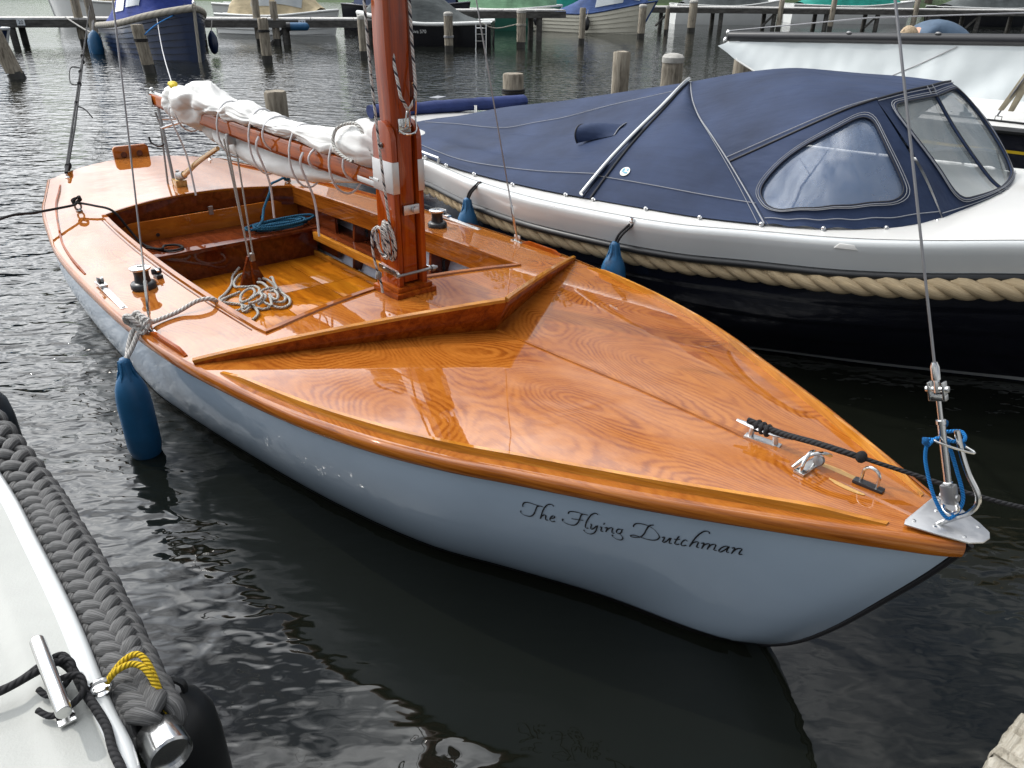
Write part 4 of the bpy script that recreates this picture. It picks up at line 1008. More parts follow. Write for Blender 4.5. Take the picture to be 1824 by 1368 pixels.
SL = empty('sloop', (-.218, 6.2814, 0), R(-43), 'navy and white motor sloop under a navy canvas cover, right of the wooden boat', 'motorboat')
SY = [(-.90, .94), (-.5, .985), (0, 1.02), (.44, 1.055), (.78, 1.16), (1.13, 1.265), (1.75, 1.345), (2.24, 1.325), (2.55, 1.285), (2.92, 1.19), (3.26, 1.11), (3.56, 1.0), (3.89, .82), (4.3, .57), (4.7, .30), (5.0, .10), (5.10, .01)]
SZ = [(-.9, .67), (.44, .68), (1.12, .69), (1.8, .70), (2.24, .71), (2.545, .72), (2.92, .745), (3.26, .77), (3.56, .80), (3.89, .835), (5.1, .92)]
def sy(x): return interp(SY, x)
def sz(x): return interp(SZ, x)
SWL = [(-.8, .75), (0, .86), (1, .97), (1.8, .98), (2.3, .93), (2.707, .84), (3.0, .70), (3.35, .53), (3.7, .335), (3.98, .18), (4.3, .05), (4.42, .005)]
def rope_y(x): return sy(x) - .065 * (1 - sstep(2.6, 4.0, x)) - .01
def sl_hull(u, v, sg):
    # v 0 under the rubber .. .85 waterline .. 1 below
    xs = lerp(-.9, 5.08, u); xw = lerp(-.8, 4.42, u)
    y0 = sy(xs) - .05; z0 = sz(xs) - .17
    k = min(1, v / .85); y1 = interp(SWL, xw)
    x = lerp(xs, xw, k ** 1.2); y = lerp(y0, y1, k) + .06 * math.sin(math.pi * k) * min(1, y0)
    z = lerp(z0, 0, k)
    # clinker steps moulded in the topsides
    y += .010 * ((k * 4.2) % 1.0) * min(1, y0 * 2)
    if v > .85: z = -(v - .85) * 2; y *= 1 - (v - .85) * 2
    return Vector((x, sg * y, z))
b = MB()
for sg in (-1, 1): b.grid(lambda u, v, sg=sg: sl_hull(u, v, sg), 60, 40)
b.grid(lambda u, v: Vector((lerp(-.9, -.8, v), lerp(-1, 1, u) * lerp(sy(-.9) - .05, .75, v), lerp(.50, -.2, v))), 8, 4)
slh = b.build('hull', M['navy_gel'], SL, angle=30)
# pale boot line just above the water
for sg in (-1, 1):
    MB().grid(lambda u, v, sg=sg: sl_hull(lerp(.1, .97, u), .80 + .035 * v, sg) + Vector((0, sg * .004, 0)), 50, 1).build('boot_line', M['grey_gel'], slh)
# white bulwark band, deck, rubber strake
for sg in (-1, 1):
    def band(u, v, sg=sg):
        x = lerp(-.9, 5.09, u); y, z = sy(x), sz(x)
        # profile from the deck edge down
        pr = [(-.030, .012), (-.012, .010), (0, -.002), (.004, -.02), (-.012, -.08), (-.03, -.135)]
        k = v * 5; i = min(4, int(k)); t = k - i
        dy = lerp(pr[i][0], pr[i + 1][0], t); dz = lerp(pr[i][1], pr[i + 1][1], t)
        return Vector((x, sg * max(y + dy, .002), z + dz))
    MB().grid(band, 90, 10).build('bulwark', M['grey_gel'], SL, angle=60)
    def rub(u, v, sg=sg):
        x = lerp(-.9, 5.09, u); y, z = sy(x) - .03, sz(x) - .150
        a = lerp(-90, 90, v); return Vector((x, sg * max(y - .012 + .034 * math.cos(R(a)), .002), z + .022 * math.sin(R(a))))
    MB().grid(rub, 90, 8).build('rubber_strake', M['rubber'], SL, angle=60)
    # little moulded drain notch in the bulwark edge
    if sg < 0:
        for dx, wd in ((3.30, .035),):
            MB().box((dx, -sy(dx) - .001, sz(dx) - .018), (.10, .012, .022), Matrix.Rotation(R(20), 3, 'Z'), .6).build('drain_notch', M['white_gel'], SL, bevel=.004)
def deck_sl(u, v):
    x = lerp(-.9, 5.07, u); y = lerp(-1, 1, v) * (max(sy(x) - .028, .002)); yn = abs(y) / max(sy(x), .05)
    return Vector((x, y, sz(x) + .012 + .045 * (1 - yn ** 2)))
MB().grid(deck_sl, 60, 24).build('deck', M['white_gel'], SL, angle=60)
# three-strand rope round the hull
for sg in (-1, 1):
    axis = []
    for i in range(340):
        x = lerp(-.85, 4.98, i / 339); axis.append(Vector((x, sg * max(rope_y(x), .01), sz(x) - .178 - .018)))
    L = [0]
    for i in range(1, len(axis)): L.append(L[-1] + (axis[i] - axis[i - 1]).length)
    for k in range(3):
        P = []
        for i, p in enumerate(axis):
            t = (axis[min(i + 1, 339)] - axis[max(i - 1, 0)]).normalized(); s_ = Vector((-t.y, t.x, 0)).normalized(); up = t.cross(s_)
            a = -2 * math.pi * L[i] / .30 * sg + k * 2 * math.pi / 3
            P.append(p + (s_ * math.cos(a) + up * math.sin(a)) * .0235)
        MB().tube(P, .0285, 9).build('rope_strand', M['manila'], SL, angle=80)

# ---- canvas cover: stretched panels between boundary curves
HEM = [(-.60, .70), (-.3, .80), (.0, .87), (.351, .992), (.963, 1.155), (1.52, 1.215), (1.876, 1.186), (2.187, 1.165), (2.572, 1.14), (2.854, 1.106), (3.098, 1.047), (3.306, .94), (3.448, .802), (3.534, .629)]
def hem_pt(x): return Vector((x, -interp(HEM, x), sz(x) + .03))
HOOP = [Vector(p) for p in ((1.906, -1.19, .735), (1.894, -.95, .871), (1.874, -.70, .982), (1.85, -.40, 1.102), (1.814, -.15, 1.194), (1.769, 0, 1.217))]
CSEAM = [Vector(p) for p in ((2.924, -1.09, .777), (2.756, -.97, .863), (2.546, -.82, .965), (2.346, -.66, 1.038), (2.144, -.48, 1.096), (1.965, -.28, 1.156), (1.769, 0, 1.2175))]
ROOFE = [Vector(p) for p in ((2.546, -.82, .965), (2.743, -.80, 1.082), (2.911, -.75, 1.185), (3.019, -.66, 1.253), (3.097, -.55, 1.293))]
TOPR = [Vector(p) for p in ((3.097, -.55, 1.293), (3.126, -.28, 1.308), (3.152, 0, 1.315))]
PILL = [Vector(p) for p in ((3.534, -.629, .828), (3.40, -.62, 1.004), (3.25, -.605, 1.159), (3.097, -.55, 1.293))]
CENT = [Vector(p) for p in ((3.622, 0, .86), (3.526, 0, .920), (3.322, 0, 1.118), (3.152, 0, 1.315))]
RIDGE = [Vector(p) for p in ((1.769, 0, 1.2175), (2.143, 0, 1.304), (2.445, 0, 1.348), (2.64, 0, 1.336), (2.883, 0, 1.328), (3.152, 0, 1.315))]
def along(P):
    Q = spline(P, 10); n = len(Q) - 1
    def f(t):
        k = clamp(t) * n; i = min(n - 1, int(k)); return Q[i].lerp(Q[i + 1], k - i)
    return f
def coons(b0, b1, l0, l1):
    """b0/b1 run along u at v=0/1, l0/l1 run along v at u=0/1"""
    c00, c10, c01, c11 = b0(0), b0(1), b1(0), b1(1)
    def f(u, v):
        return (b0(u) * (1 - v) + b1(u) * v + l0(v) * (1 - u) + l1(v) * u
                - (c00 * (1 - u) * (1 - v) + c10 * u * (1 - v) + c01 * (1 - u) * v + c11 * u * v))
    return f
fh = along(HOOP); fc = along(CSEAM); frE = along(ROOFE); fT = along(TOPR); fP = along(PILL); fC = along(CENT); fR = along(RIDGE)
RZ = [(-.60, .735), (-.45, .76), (.22, .911), (.74, 1.004), (1.23, 1.105), (1.769, 1.217)]
SMZ = [(-.60, .725), (-.437, .735), (.319, .80), (.981, .935), (1.485, 1.086), (1.80, 1.16)]
def tent(u, v):
    x = lerp(-.60, 1.80, u); h = hem_pt(x); ys = lerp(.36, .2, u)
    zz_ = interp([(0, h.z), (.45, lerp(h.z, interp(SMZ, x), .40)), (1 - ys / -h.y, interp(SMZ, x)), (1, interp(RZ, x))], v)
    p = Vector((x, h.y * (1 - v), zz_))
    hp = fh(v); k = sstep(.55, 1, u)
    p = p.lerp(hp + Vector((-.02 * (1 - u), 0, 0)), k ** 2) if u > .55 else p
    # slack folds running down to the hoop foot
    p.z += (.015 * math.sin(22 * v + 5 * u) + .012 * nz(u * 6, v * 14, 3)) * sstep(.15, .6, u) * (1 - sstep(.75, 1, v)) * (1 - sstep(.97, 1, u)) * sstep(0, .12, v)
    return p
def gusset(u, v):     # between hoop and cap seam
    a, c = fh(v), fc(v)
    hb_ = hem_pt(lerp(1.906, 2.924, u)) if v < .001 else None
    p = a.lerp(c, u)
    bulge = math.sin(math.pi * u) * math.sin(math.pi * min(1, v * 1.0)) * .03
    h = hem_pt(lerp(1.906, 2.924, u)); p = p + (h - fh(0).lerp(fc(0), u)) * (1 - v) ** 3
    p.z += bulge; p.y -= bulge * .7
    return p
hemc = lambda u: hem_pt(lerp(2.924, 3.534, u))
cs_low = lambda v: fc(v * 2 / 6); cs_up = lambda v: fc(2 / 6 + v * 4 / 6)
roof = coons(frE, fR, cs_up, fT)
side = coons(hemc, frE, cs_low, fP)
def fhem(u):
    return Vector((lerp(3.534, 3.622, math.sin(u * math.pi / 2)), -.629 * (1 - u), lerp(.828, .86, u)))
screen0 = coons(fhem, fT, fP, fC)
def roof_b(u, v):
    p = roof(u, v); p.z += .03 * math.sin(math.pi * u) * math.sin(math.pi * v); return p
def side_b(u, v):
    p = side(u, v); k = math.sin(math.pi * u) * math.sin(math.pi * v); p.y -= .02 * k; p.z += .004 * math.sin(30 * u) * (1 - v) ** 3; return p
def scr_b(u, v):
    p = screen0(u, v); k = math.sin(math.pi * v) * math.cos(u * math.pi / 2); p.x += .015 * k; return p
def inside(poly, x, y):
    r = False; n = len(poly)
    for i in range(n):
        (x1, y1), (x2, y2) = poly[i], poly[i - 1]
        if (y1 > y) != (y2 > y) and x < (x2 - x1) * (y - y1) / (y2 - y1) + x1: r = not r
    return r
def rounded(pts, r, n=6):
    out = []; m_ = len(pts)
    for i in range(m_):
        a, p, c = Vector(pts[i - 1]), Vector(pts[i]), Vector(pts[(i + 1) % m_])
        rr = r[i] if isinstance(r, (list, tuple)) else r
        d1 = (a - p); d2 = (c - p); k1 = min(rr, d1.length * .48); k2 = min(rr, d2.length * .48)
        p1, p2 = p + d1.normalized() * k1, p + d2.normalized() * k2
        for j in range(n + 1):
            t = j / n; out.append(tuple((p1 * (1 - t) ** 2 + p * 2 * t * (1 - t) + p2 * t * t)[:2]))
    fine = []
    for i in range(len(out)):
        a, c = out[i], out[(i + 1) % len(out)]; k = max(1, int(math.hypot(c[0] - a[0], c[1] - a[1]) / .035))
        for j in range(k): fine.append((lerp(a[0], c[0], j / k), lerp(a[1], c[1], j / k)))
    return fine
def panel(fn, nu, nv, sg, hole=None, thick=.002):
    b = MB(); W = nu + 1
    for j in range(nv + 1):
        for i in range(nu + 1):
            p = fn(i / nu, j / nv); b.v.append(Vector((p.x, p.y * (1 if sg < 0 else -1), p.z)))
    for j in range(nv):
        for i in range(nu):
            if hole and inside(hole, (i + .5) / nu, (j + .5) / nv): continue
            a = j * W + i; b.face((a, a + 1, a + W + 1, a + W))
    return b.build('canvas_panel', M['navy_canvas'], SL, angle=60)
def on(fn, u, v, sg, off=.004):
    e = .004; p = fn(u, v); du = fn(min(1, u + e), v) - fn(max(0, u - e), v); dv = fn(u, min(1, v + e)) - fn(u, max(0, v - e))
    n = du.cross(dv)
    if n.length < 1e-12: n = Vector((0, -1, 0))
    n.normalize()
    if n.dot(p - Vector((2.2, 0, .55))) < 0: n = -n
    p = p + n * off; return Vector((p.x, p.y * (1 if sg < 0 else -1), p.z))
SIDEW = rounded([(.07, .235), (.885, .20), (.885, .885), (.30, .80), (.06, .52)], [.10, .10, .13, .2, .2])
FRONTW = rounded([(.24, .13), (1.0, .13), (1.0, .90), (.14, .90)], [.16, .0001, .0001, .14])
for sg in (-1, 1):
    panel(tent, 70, 40, sg); panel(gusset, 20, 40, sg); panel(roof_b, 30, 24, sg)
    sp = panel(side_b, 90, 60, sg, SIDEW); fp = panel(scr_b, 70, 70, sg, FRONTW)
    for fn, hole, mat, par, nu, nv in ((side_b, SIDEW, 'vinyl_smoke', sp, 90, 60), (scr_b, FRONTW, 'vinyl_clear', fp, 70, 70)):
        b = MB(); W = nu + 1
        cu = sum(p[0] for p in hole) / len(hole); cv = sum(p[1] for p in hole) / len(hole)
        big = [(clamp(cu + (x - cu) * 1.05, 0, 1), cv + (y - cv) * 1.05) for x, y in hole]
        for j in range(nv + 1):
            for i in range(nu + 1): b.v.append(on(fn, i / nu, j / nv, sg, -.003))
        for j in range(nv):
            for i in range(nu):
                if inside(big, (i + .5) / nu, (j + .5) / nv): a = j * W + i; b.face((a, a + 1, a + W + 1, a + W))
        b.build('window_pane', M[mat], par, angle=60)
        for grow, r_, mt in ((1.0, .0075, 'navy_canvas'), (1.022, .0022, 'stitch'), (.985, .003, 'piping'), (1.055, .0018, 'stitch')):
            pl_ = [(clamp(cu + (x - cu) * grow if x < .999 else 1.0, 0, 1), cv + (y - cv) * (1 + (grow - 1) * 1.3)) for x, y in hole]
            MB().tube([on(fn, x, y, sg, .006 if mt == 'navy_canvas' else .012) for x, y in pl_], r_, 5, True, flat=1).build('window_welt' if mt != 'stitch' else 'stitching', M[mt], par, angle=80)
    # seams and stitching
    def seam(fn, pts, par, r_=.0021, mat='stitch', off=.006, name='stitching'):
        return MB().tube([on(fn, u, v, sg, off) for u, v in pts], r_, 5).build(name, M[mat], par, angle=80)
    L_ = lambda a, b_, n=40: [(lerp(a[0], b_[0], i / n), lerp(a[1], b_[1], i / n)) for i in range(n + 1)]
    seam(tent, L_((.06, .66), (.97, .81)), SL); seam(tent, L_((.06, .13), (.99, .13)), SL)
    seam(gusset, L_((.0, .13), (1, .12)), SL); seam(side_b, L_((0, .12), (1, .09)), SL); seam(scr_b, L_((0, .07), (1, .07)), SL)
    seam(gusset, L_((.985, 0), (.985, 1)), SL, .004); seam(gusset, L_((.955, 0), (.955, 1)), SL, .0016)
    seam(roof_b, L_((0, .0), (1, .0)), SL, .006, 'piping', .002, 'piping'); seam(roof_b, L_((0, .035), (1, .035)), SL, .0022)
    seam(scr_b, L_((0, 1), (1, 1)), SL, .005, 'piping', .002, 'piping'); seam(scr_b, L_((0, .965), (1, .965)), SL)
    seam(scr_b, L_((.9, .0), (.9, .10)), SL, .003); seam(scr_b, L_((.9, .92), (.9, 1)), SL, .003); seam(scr_b, L_((1, .05), (1, .95)), SL, .005, 'piping', .003, 'piping')
    # turn buttons along the hem
    for x in (.10, .44, .74, 1.06, 1.42, 1.80, 1.98, 2.30, 2.60, 2.90, 3.16, 3.38, 3.52):
        h = hem_pt(x); MB().lathe([(.010, 0), (.010, .004), (.006, .006), (.006, .014), (.009, .016), (.004, .020)], 8, (h.x, (h.y - .004) * (1 if sg < 0 else -1), h.z - .004), Matrix.Rotation(R(50 if sg < 0 else -50), 3, 'X')).build('turn_button', M['steel'], SL)
    if sg < 0:
        MB().tube([fh(i / 30) + Vector((0, -.012, .020)) for i in range(31)], .012, 10).build('hoop_tube', M['steel'], SL)
        MB().tube([on(gusset, .05, lerp(.0, .98, i / 30), sg, .007) for i in range(31)], .006, 8).build('zip', M['piping'], SL)
# wind scoop sewn on the cover
sc_ = []
c0 = on(tent, .952, .50, -1, 0); 
u0, v0 = .815, .51
b = MB()
ns_ = 12
base = [on(tent, u0 + .026, v0 + .085, -1, .003), on(tent, u0 + .040, v0 - .055, -1, .003)]
mouth_c = on(tent, u0 - .022, v0 - .065, -1, .045); md = (on(tent, u0 - .05, v0, -1, .0) - on(tent, u0 - .05, v0 - .16, -1, .0)).normalized()
nrm_ = Vector((-.1, -.55, .8)).normalized()
for i in range(ns_ + 1):
    a = math.pi * i / ns_
    m1 = mouth_c + md * (.070 * math.cos(a)) + nrm_ * (.085 * math.sin(a) - .03)
    b1 = base[0].lerp(base[1], i / ns_) + nrm_ * (.012 * math.sin(a))
    for j in range(7): t = j / 6; b.v.append(m1.lerp(b1, t) + nrm_ * (.022 * math.sin(math.pi * t) * math.sin(a)))
for i in range(ns_):
    for j in range(6): a = i * 7 + j; b.face((a, a + 1, a + 8, a + 7))
so = b.build('wind_scoop', M['navy_canvas'], SL, angle=70)
MB().tube([b.v[i * 7] for i in range(ns_ + 1)], .005, 6).build('scoop_rim', M['piping'], so)
MB().tube([b.v[i * 7 + 6] for i in range(ns_ + 1)], .003, 6).build('stitching', M['stitch'], so)
MB().face([0, 1]) if False else None
q = MB(); q.v = [b.v[i * 7] + (b.v[i * 7 + 6] - b.v[i * 7]) * .12 for i in range(ns_ + 1)]; q.face(list(range(ns_ + 1))); q.build('scoop_mouth_shade', M['piping'], so)  # black face across the mouth paints the shade inside the scoop
# round sticker
cst = on(gusset, .16, .17, -1, .006)
fr_ = (on(gusset, .18, .17, -1) - on(gusset, .14, .17, -1)).normalized(); fu = (on(gusset, .16, .20, -1) - on(gusset, .16, .14, -1)).normalized()
st = MB(); st.v = [cst + fr_ * .030 * math.cos(a) + fu * .034 * math.sin(a) for a in [2 * math.pi * i / 24 for i in range(24)]]; st.face(range(24))
so2 = st.build('sticker', plain('sticker_pale', (.62, .62, .56), .5), SL)
st = MB()
for k, (x0, y0, rx, ry) in enumerate(((-.012, .006, .008, .016), (.008, -.010, .014, .007), (.014, .012, .006, .009))):
    n0 = len(st.v); st.v += [cst + fr_ * (x0 + rx * math.cos(a)) + fu * (y0 + ry * math.sin(a)) + fr_.cross(fu) * (.002 if fr_.cross(fu).y < 0 else -.002) for a in [2 * math.pi * i / 14 for i in range(14)]]; st.face(range(n0, n0 + 14))
st.build('sticker_emblem', plain('sticker_teal', (.10, .30, .40), .5), so2)
# stern fittings: bollard, cleat rail, blue padded cover along the far quarter
MB().lathe([(.022, 0), (.022, .006), (.013, .010), (.013, .07), (.016, .075)], 12, (-.60, .45, .72)).build('bollard', M['steel'], SL)
MB().tube([(.30, -.99, .735), (.62, -1.07, .735)], .007, 8).lathe([(.012, -.03), (.008, 0)], 8, (.62, -1.07, .735)).lathe([(.012, -.03), (.008, 0)], 8, (.32, -.995, .735)).build('grab_rail', M['steel'], SL)
b = MB(); P = [Vector((lerp(-.95, -.55, i / 20) - .10, lerp(-.35, 1.12, i / 20), .77 + .012 * nz(i * .7))) for i in range(21)]
b.tube(P, [.055 + .010 * nz(i * .9, 3) for i in range(21)], 12, flat=1.5); b.build('stern_bolster', M['blue_canvas'], SL)
MB().box((-.98, .35, .835), (.09, .14, .004), Matrix.Rotation(R(15), 3, 'Z')).build('bolster_label', M['stitch'], SL)
# two blue fenders over the near side
for i, (x, zt_, lb) in enumerate(((1.135, .60, 'blue fender hung on the sloop near its stern, by the mast'), (2.27, .595, 'blue fender hung on the sloop amidships, beside the varnished foredeck'))):
    f = fender_mesh('fender', .068, .40, M['blue_fender'])
    c = Matrix.Rotation(R(-43), 4, 'Z') @ Vector((x, -sy(x) - .045, 0))
    f.location = (SL.location.x + c.x, SL.location.y + c.y, zt_); f.rotation_euler = (0, 0, i * 1.3)
    tag(f, lb, 'fender', 'blue fenders on the sloop')
    yy = -sy(x) - .045
    ro = MB()
    for k, dxx in ((0, .010), (1, -.008)):
        ro.tube(spline([(x + dxx * .5, yy, zt_ - .005), (x + .02 + dxx, yy + .01, zt_ + .05), (x + .055 + dxx, yy + .055, zt_ + .105)], 6), .0065, 8)
    ro = ro.build('fender_line', M['rope_black'], None, angle=80); ro.location = SL.location; ro.rotation_euler = SL.rotation_euler
    tag(ro, 'short black line holding the ' + ('blue fender near the sloop stern' if i == 0 else 'blue fender amidships on the sloop'), 'rope', 'fender lines on the sloop')
    MB().lathe([(.014, 0), (.014, .004), (.006, .006), (.006, .018), (.012, .02)], 10, (x + .055, -sy(x) + .005, sz(x) + .0)).build('deck_eye', M['steel'], SL)
# ------------------------------------------------------------------ keelboat behind the sloop, with a person bending over in it
M['stripe_y'] = plain('yellow_stripe', (.62, .42, .02), .4)
M['stripe_r'] = plain('red_stripe', (.42, .02, .03), .4)
KB = empty('keelboat', (-.218, 6.2814, 0), R(-43), 'dark keelboat with black boom and white sail cloth, behind the navy sloop', 'sailboat')
KY, KH = 4.20, 1.05
KS = [(0, .80), (1.0, .95), (2.5, 1.05), (4.0, .92), (5.2, .60), (6.2, .22), (6.7, .01)]
def kz(x): return .70 + .02 * x * .35
def k_h(u, v, sg):
    x = lerp(0, 6.7, u); y = interp(KS, x); z0 = kz(x); yy_ = lerp(y, y * .86 - .02, v)
    return Vector((lerp(x, x * .93 + .05, v), KY + sg * max(yy_, .004), lerp(z0, -.1, v)))
b = MB()
for sg in (-1, 1): b.grid(lambda u, v, sg=sg: k_h(u, v, sg), 40, 10)
b.grid(lambda u, v: Vector((.0 + .05 * v, KY + lerp(-1, 1, u) * lerp(.8, .67, v), lerp(kz(0), -.1, v))), 4, 4)
kh = b.build('hull', M['navy_gel'], KB, angle=50)
for sg in (-1, 1):
    for v0, v1, mt in ((.205, .235, 'stripe_y'), (.50, .525, 'stripe_r')):
        MB().grid(lambda u, v, sg=sg: k_h(lerp(.0, .98, u), lerp(v0, v1, v), sg) + Vector((0, sg * .004, 0)), 40, 1).build('stripe', M[mt], kh)
    MB().tube([Vector((x, KY + sg * (interp(KS, x) + .01), kz(x) - .01)) for x in [6.68 * i / 40 for i in range(41)]], .028, 8).build('rubbing_strake', M['rubber'], KB)
def kd(u, v):
    x = lerp(0.02, 6.65, u); y = lerp(-1, 1, v) * interp(KS, x)
    k = 1 - abs(lerp(-1, 1, v)); return Vector((x, KY + y, kz(x) + .015 + .06 * sstep(0, .25, k)))
MB().grid(kd, 40, 30).build('deck', M['white_gel'], KB, angle=40)
b = MB(); b.hexa([(.6, KY - .62, .74), (5.0, KY - .55, .78), (5.0, KY + .55, .78), (.6, KY + .62, .74), (.6, KY - .58, .82), (5.0, KY - .50, .88), (5.0, KY + .50, .88), (.6, KY + .58, .82)])
b.build('coaming', M['white_gel'], KB, bevel=.03)
MB().box((2.75, KY - .93, .765), (1.2, .025, .012)).build('jib_track', M['rubber'], KB)
MB().box((2.55, KY - .93, .79), (.09, .04, .03)).box((2.54, KY - .93, .83), (.03, .03, .09), Matrix.Rotation(R(-18), 3, 'Y')).build('jib_car', M['rubber'], KB, bevel=.006)
MB().tube([(2.78, KY - .93, .76), (2.78, KY - .93, .80), (2.83, KY - .93, .80), (2.83, KY - .93, .76)], .006, 6).build('deck_staple', M['steel'], KB)
# boom with the sail cloth hanging below it
BA, BB = Vector((-.305, KY, 1.225)), Vector((4.6, KY, 1.415))
kbm = MB().tube([BA, BB], .052, 12, flat=.8).build('boom', M['black_plastic'], KB, angle=60)
MB().ball(BA + Vector((-.02, 0, .04)), (.03, .02, .03), 8, 6).ball(BA + Vector((-.045, 0, -.045)), (.03, .02, .04), 8, 6).build('boom_end_fitting', M['steel'], kbm)
for x in (1.05, 1.9): MB().ball(BA.lerp(BB, (x + .305) / 4.9) + Vector((0, -.02, .052)), (.03, .02, .014), 8, 5).build('sail_slide', M['steel_dull'], kbm)
MB().tube([BA + Vector((0, 0, .06)), (1.2, KY + .02, 1.47), (2.6, KY + .1, 1.56)], .006, 6).build('topping_lift', M['wire'], kbm)
def cloth(u, v):
    x = lerp(-.30, 4.5, u); zt_ = BA.lerp(BB, (x + .305) / 4.905).z - .05
    zlow = interp([(-.30, 1.14), (.16, .90), (.6, .80), (1.2, .775), (2.4, .775), (2.9, .82), (4.5, .86)], x)
    z = lerp(zt_, min(zlow, zt_ - .01), v)
    wr = .030 * nz(x * 2.6, z * 1.1, 1) + .022 * math.sin(9 * x + 3 * nz(x * 1.5, z * 3, 4)) * v + .012 * nz(x * 8, z * 5, 7) + .02 * abs(nz(x * 3.2 + z * 1.6, z * .8, 2))
    return Vector((x + .01 * nz(z * 4, x), KY - .02 - .20 * v ** 1.4 + wr * (.45 + .9 * v), z))
ck = MB().grid(cloth, 150, 40).build('boom_sail', M['sail_grey'], None, angle=180)
ck.location = KB.location; ck.rotation_euler = KB.rotation_euler
tag(ck, 'white sail cloth hanging from the black boom at the upper right', 'sail')
MB().tube([cloth(.03, 0), cloth(.0, .02), cloth(.05, .98), cloth(.10, 1), cloth(.2, 1)], .008, 6).build('leech_tape', M['canvas_sail'], ck)
MB().tube([cloth(lerp(.50, .33, i / 12), lerp(.02, .95, i / 12)) + Vector((0, -.006, 0)) for i in range(13)], .004, 5).build('cloth_seam', M['wire'], ck)
MB().tube([(2.79, KY - .93, .80), (2.95, KY - 1.0, 1.2), (3.3, KY - .95, 1.9)], .008, 6).build('sheet', M['wire'], KB)
pd = MB()
for k, dx in ((0, 0), (1, .075)):
    pd.hexa([Vector((2.80 + dx, KY - .95, .85)) + Vector(q) for q in ((-.012, -.012, 0), (.03, -.012, 0), (.03, .012, 0), (-.012, .012, 0), (.10 - dx * .7, -.014, .30), (.16 - dx * .7, -.014, .30), (.16 - dx * .7, .014, .30), (.10 - dx * .7, .014, .30))])
pd.hexa([(2.91, KY - .97, 1.12), (2.98, KY - .97, 1.12), (2.98, KY - .93, 1.12), (2.91, KY - .93, 1.12), (3.18, KY - .97, 1.7), (3.25, KY - .97, 1.7), (3.25, KY - .93, 1.7), (3.18, KY - .93, 1.7)])
pdo = pd.build('wooden_pole', plain('weathered_pole', (.30, .26, .18), .8, var=.3), None, bevel=.004); pdo.location = KB.location; pdo.rotation_euler = KB.rotation_euler
tag(pdo, 'forked weathered pole leaning in front of the white cloth at right edge', 'pole')

# ---- person: bent double over the cockpit, only back and head show above the boom
def skin_mesh(name, joints, edges, mat, parent, root=0, sub=2):
    me = bpy.data.meshes.new(name); bm = bmesh.new()
    sk = bm.verts.layers.skin.verify()
    vs = [bm.verts.new(p) for p, r in joints]
    for a, c in edges: bm.edges.new((vs[a], vs[c]))
    for v, (p, r) in zip(vs, joints): v[sk].radius = (r, r) if not isinstance(r, tuple) else r
    vs[root][sk].use_root = True
    bm.to_mesh(me); bm.free()
    o = bpy.data.objects.new(name, me); COL.objects.link(o); me.materials.append(mat)
    o.modifiers.new('skin', 'SKIN').use_smooth_shade = True
    m = o.modifiers.new('sub', 'SUBSURF'); m.levels = sub; m.render_levels = sub
    dg = bpy.context.evaluated_depsgraph_get(); ev = o.evaluated_get(dg)
    me2 = bpy.data.meshes.new_from_object(ev); me2.materials.clear(); me2.materials.append(mat)
    o.modifiers.clear(); o.data = me2; me2.polygons.foreach_set('use_smooth', [True] * len(me2.polygons))
    if parent: o.parent = parent
    return o
PR = empty('person', (-.218, 6.2814, 0), R(-43), 'person in a blue-grey jacket bending over behind the black boom', 'person')
skin_c = plain('skin', (.48, .27, .18), .55, var=.08); jacket = plain('blue_grey_jacket', (.060, .098, .150), .8, var=.2, vscale=9, bmp=.5, bscale=12); trousers = plain('dark_trousers', (.03, .035, .05), .85); hair = plain('fair_grey_hair', (.40, .30, .19), .7, var=.35, vscale=50, bmp=.8, bscale=90)
J = [((1.98, 4.98, 1.10), .14), ((1.86, 4.96, 1.26), .14), ((1.66, 4.90, 1.33), .16), ((1.52, 4.78, 1.30), .10), ((1.49, 4.70, 1.28), .06), ((1.50, 4.63, 1.27), .07),
     ((1.44, 5.05, 1.28), .07), ((1.36, 5.06, 1.06), .05), ((1.36, 4.90, .88), .035), ((1.37, 4.86, .80), .035),
     ((1.60, 4.66, 1.22), .07), ((1.66, 4.56, 1.02), .05), ((1.58, 4.60, .86), .035), ((1.56, 4.62, .78), .035),
     ((1.98, 5.10, .98), .10), ((1.88, 5.12, .66), .07), ((1.98, 5.14, .34), .05), ((1.84, 5.12, .28), .045),
     ((2.04, 4.88, .98), .10), ((1.94, 4.86, .66), .07), ((2.04, 4.86, .34), .05), ((1.90, 4.84, .28), .045)]
E_ = [(0, 1), (1, 2), (2, 3), (3, 4), (4, 5), (3, 6), (6, 7), (7, 8), (8, 9), (3, 10), (10, 11), (11, 12), (12, 13), (0, 14), (14, 15), (15, 16), (16, 17), (0, 18), (18, 19), (19, 20), (20, 21)]
pb = skin_mesh('body', J, E_, skin_c, PR)
def grow(ids, k): return [(J[i][0], J[i][1] + k) for i in ids]
ids = [0, 1, 2, 3, 6, 7, 8, 10, 11, 12]; ed = [(0, 1), (1, 2), (2, 3), (3, 4), (4, 5), (5, 6), (3, 7), (7, 8), (8, 9)]
skin_mesh('jacket', grow(ids, .025), ed, jacket, PR)
ids = [0, 14, 15, 16, 18, 19, 20]; ed = [(0, 1), (1, 2), (2, 3), (0, 4), (4, 5), (5, 6)]
skin_mesh('trousers', grow(ids, .015), ed, trousers, PR)
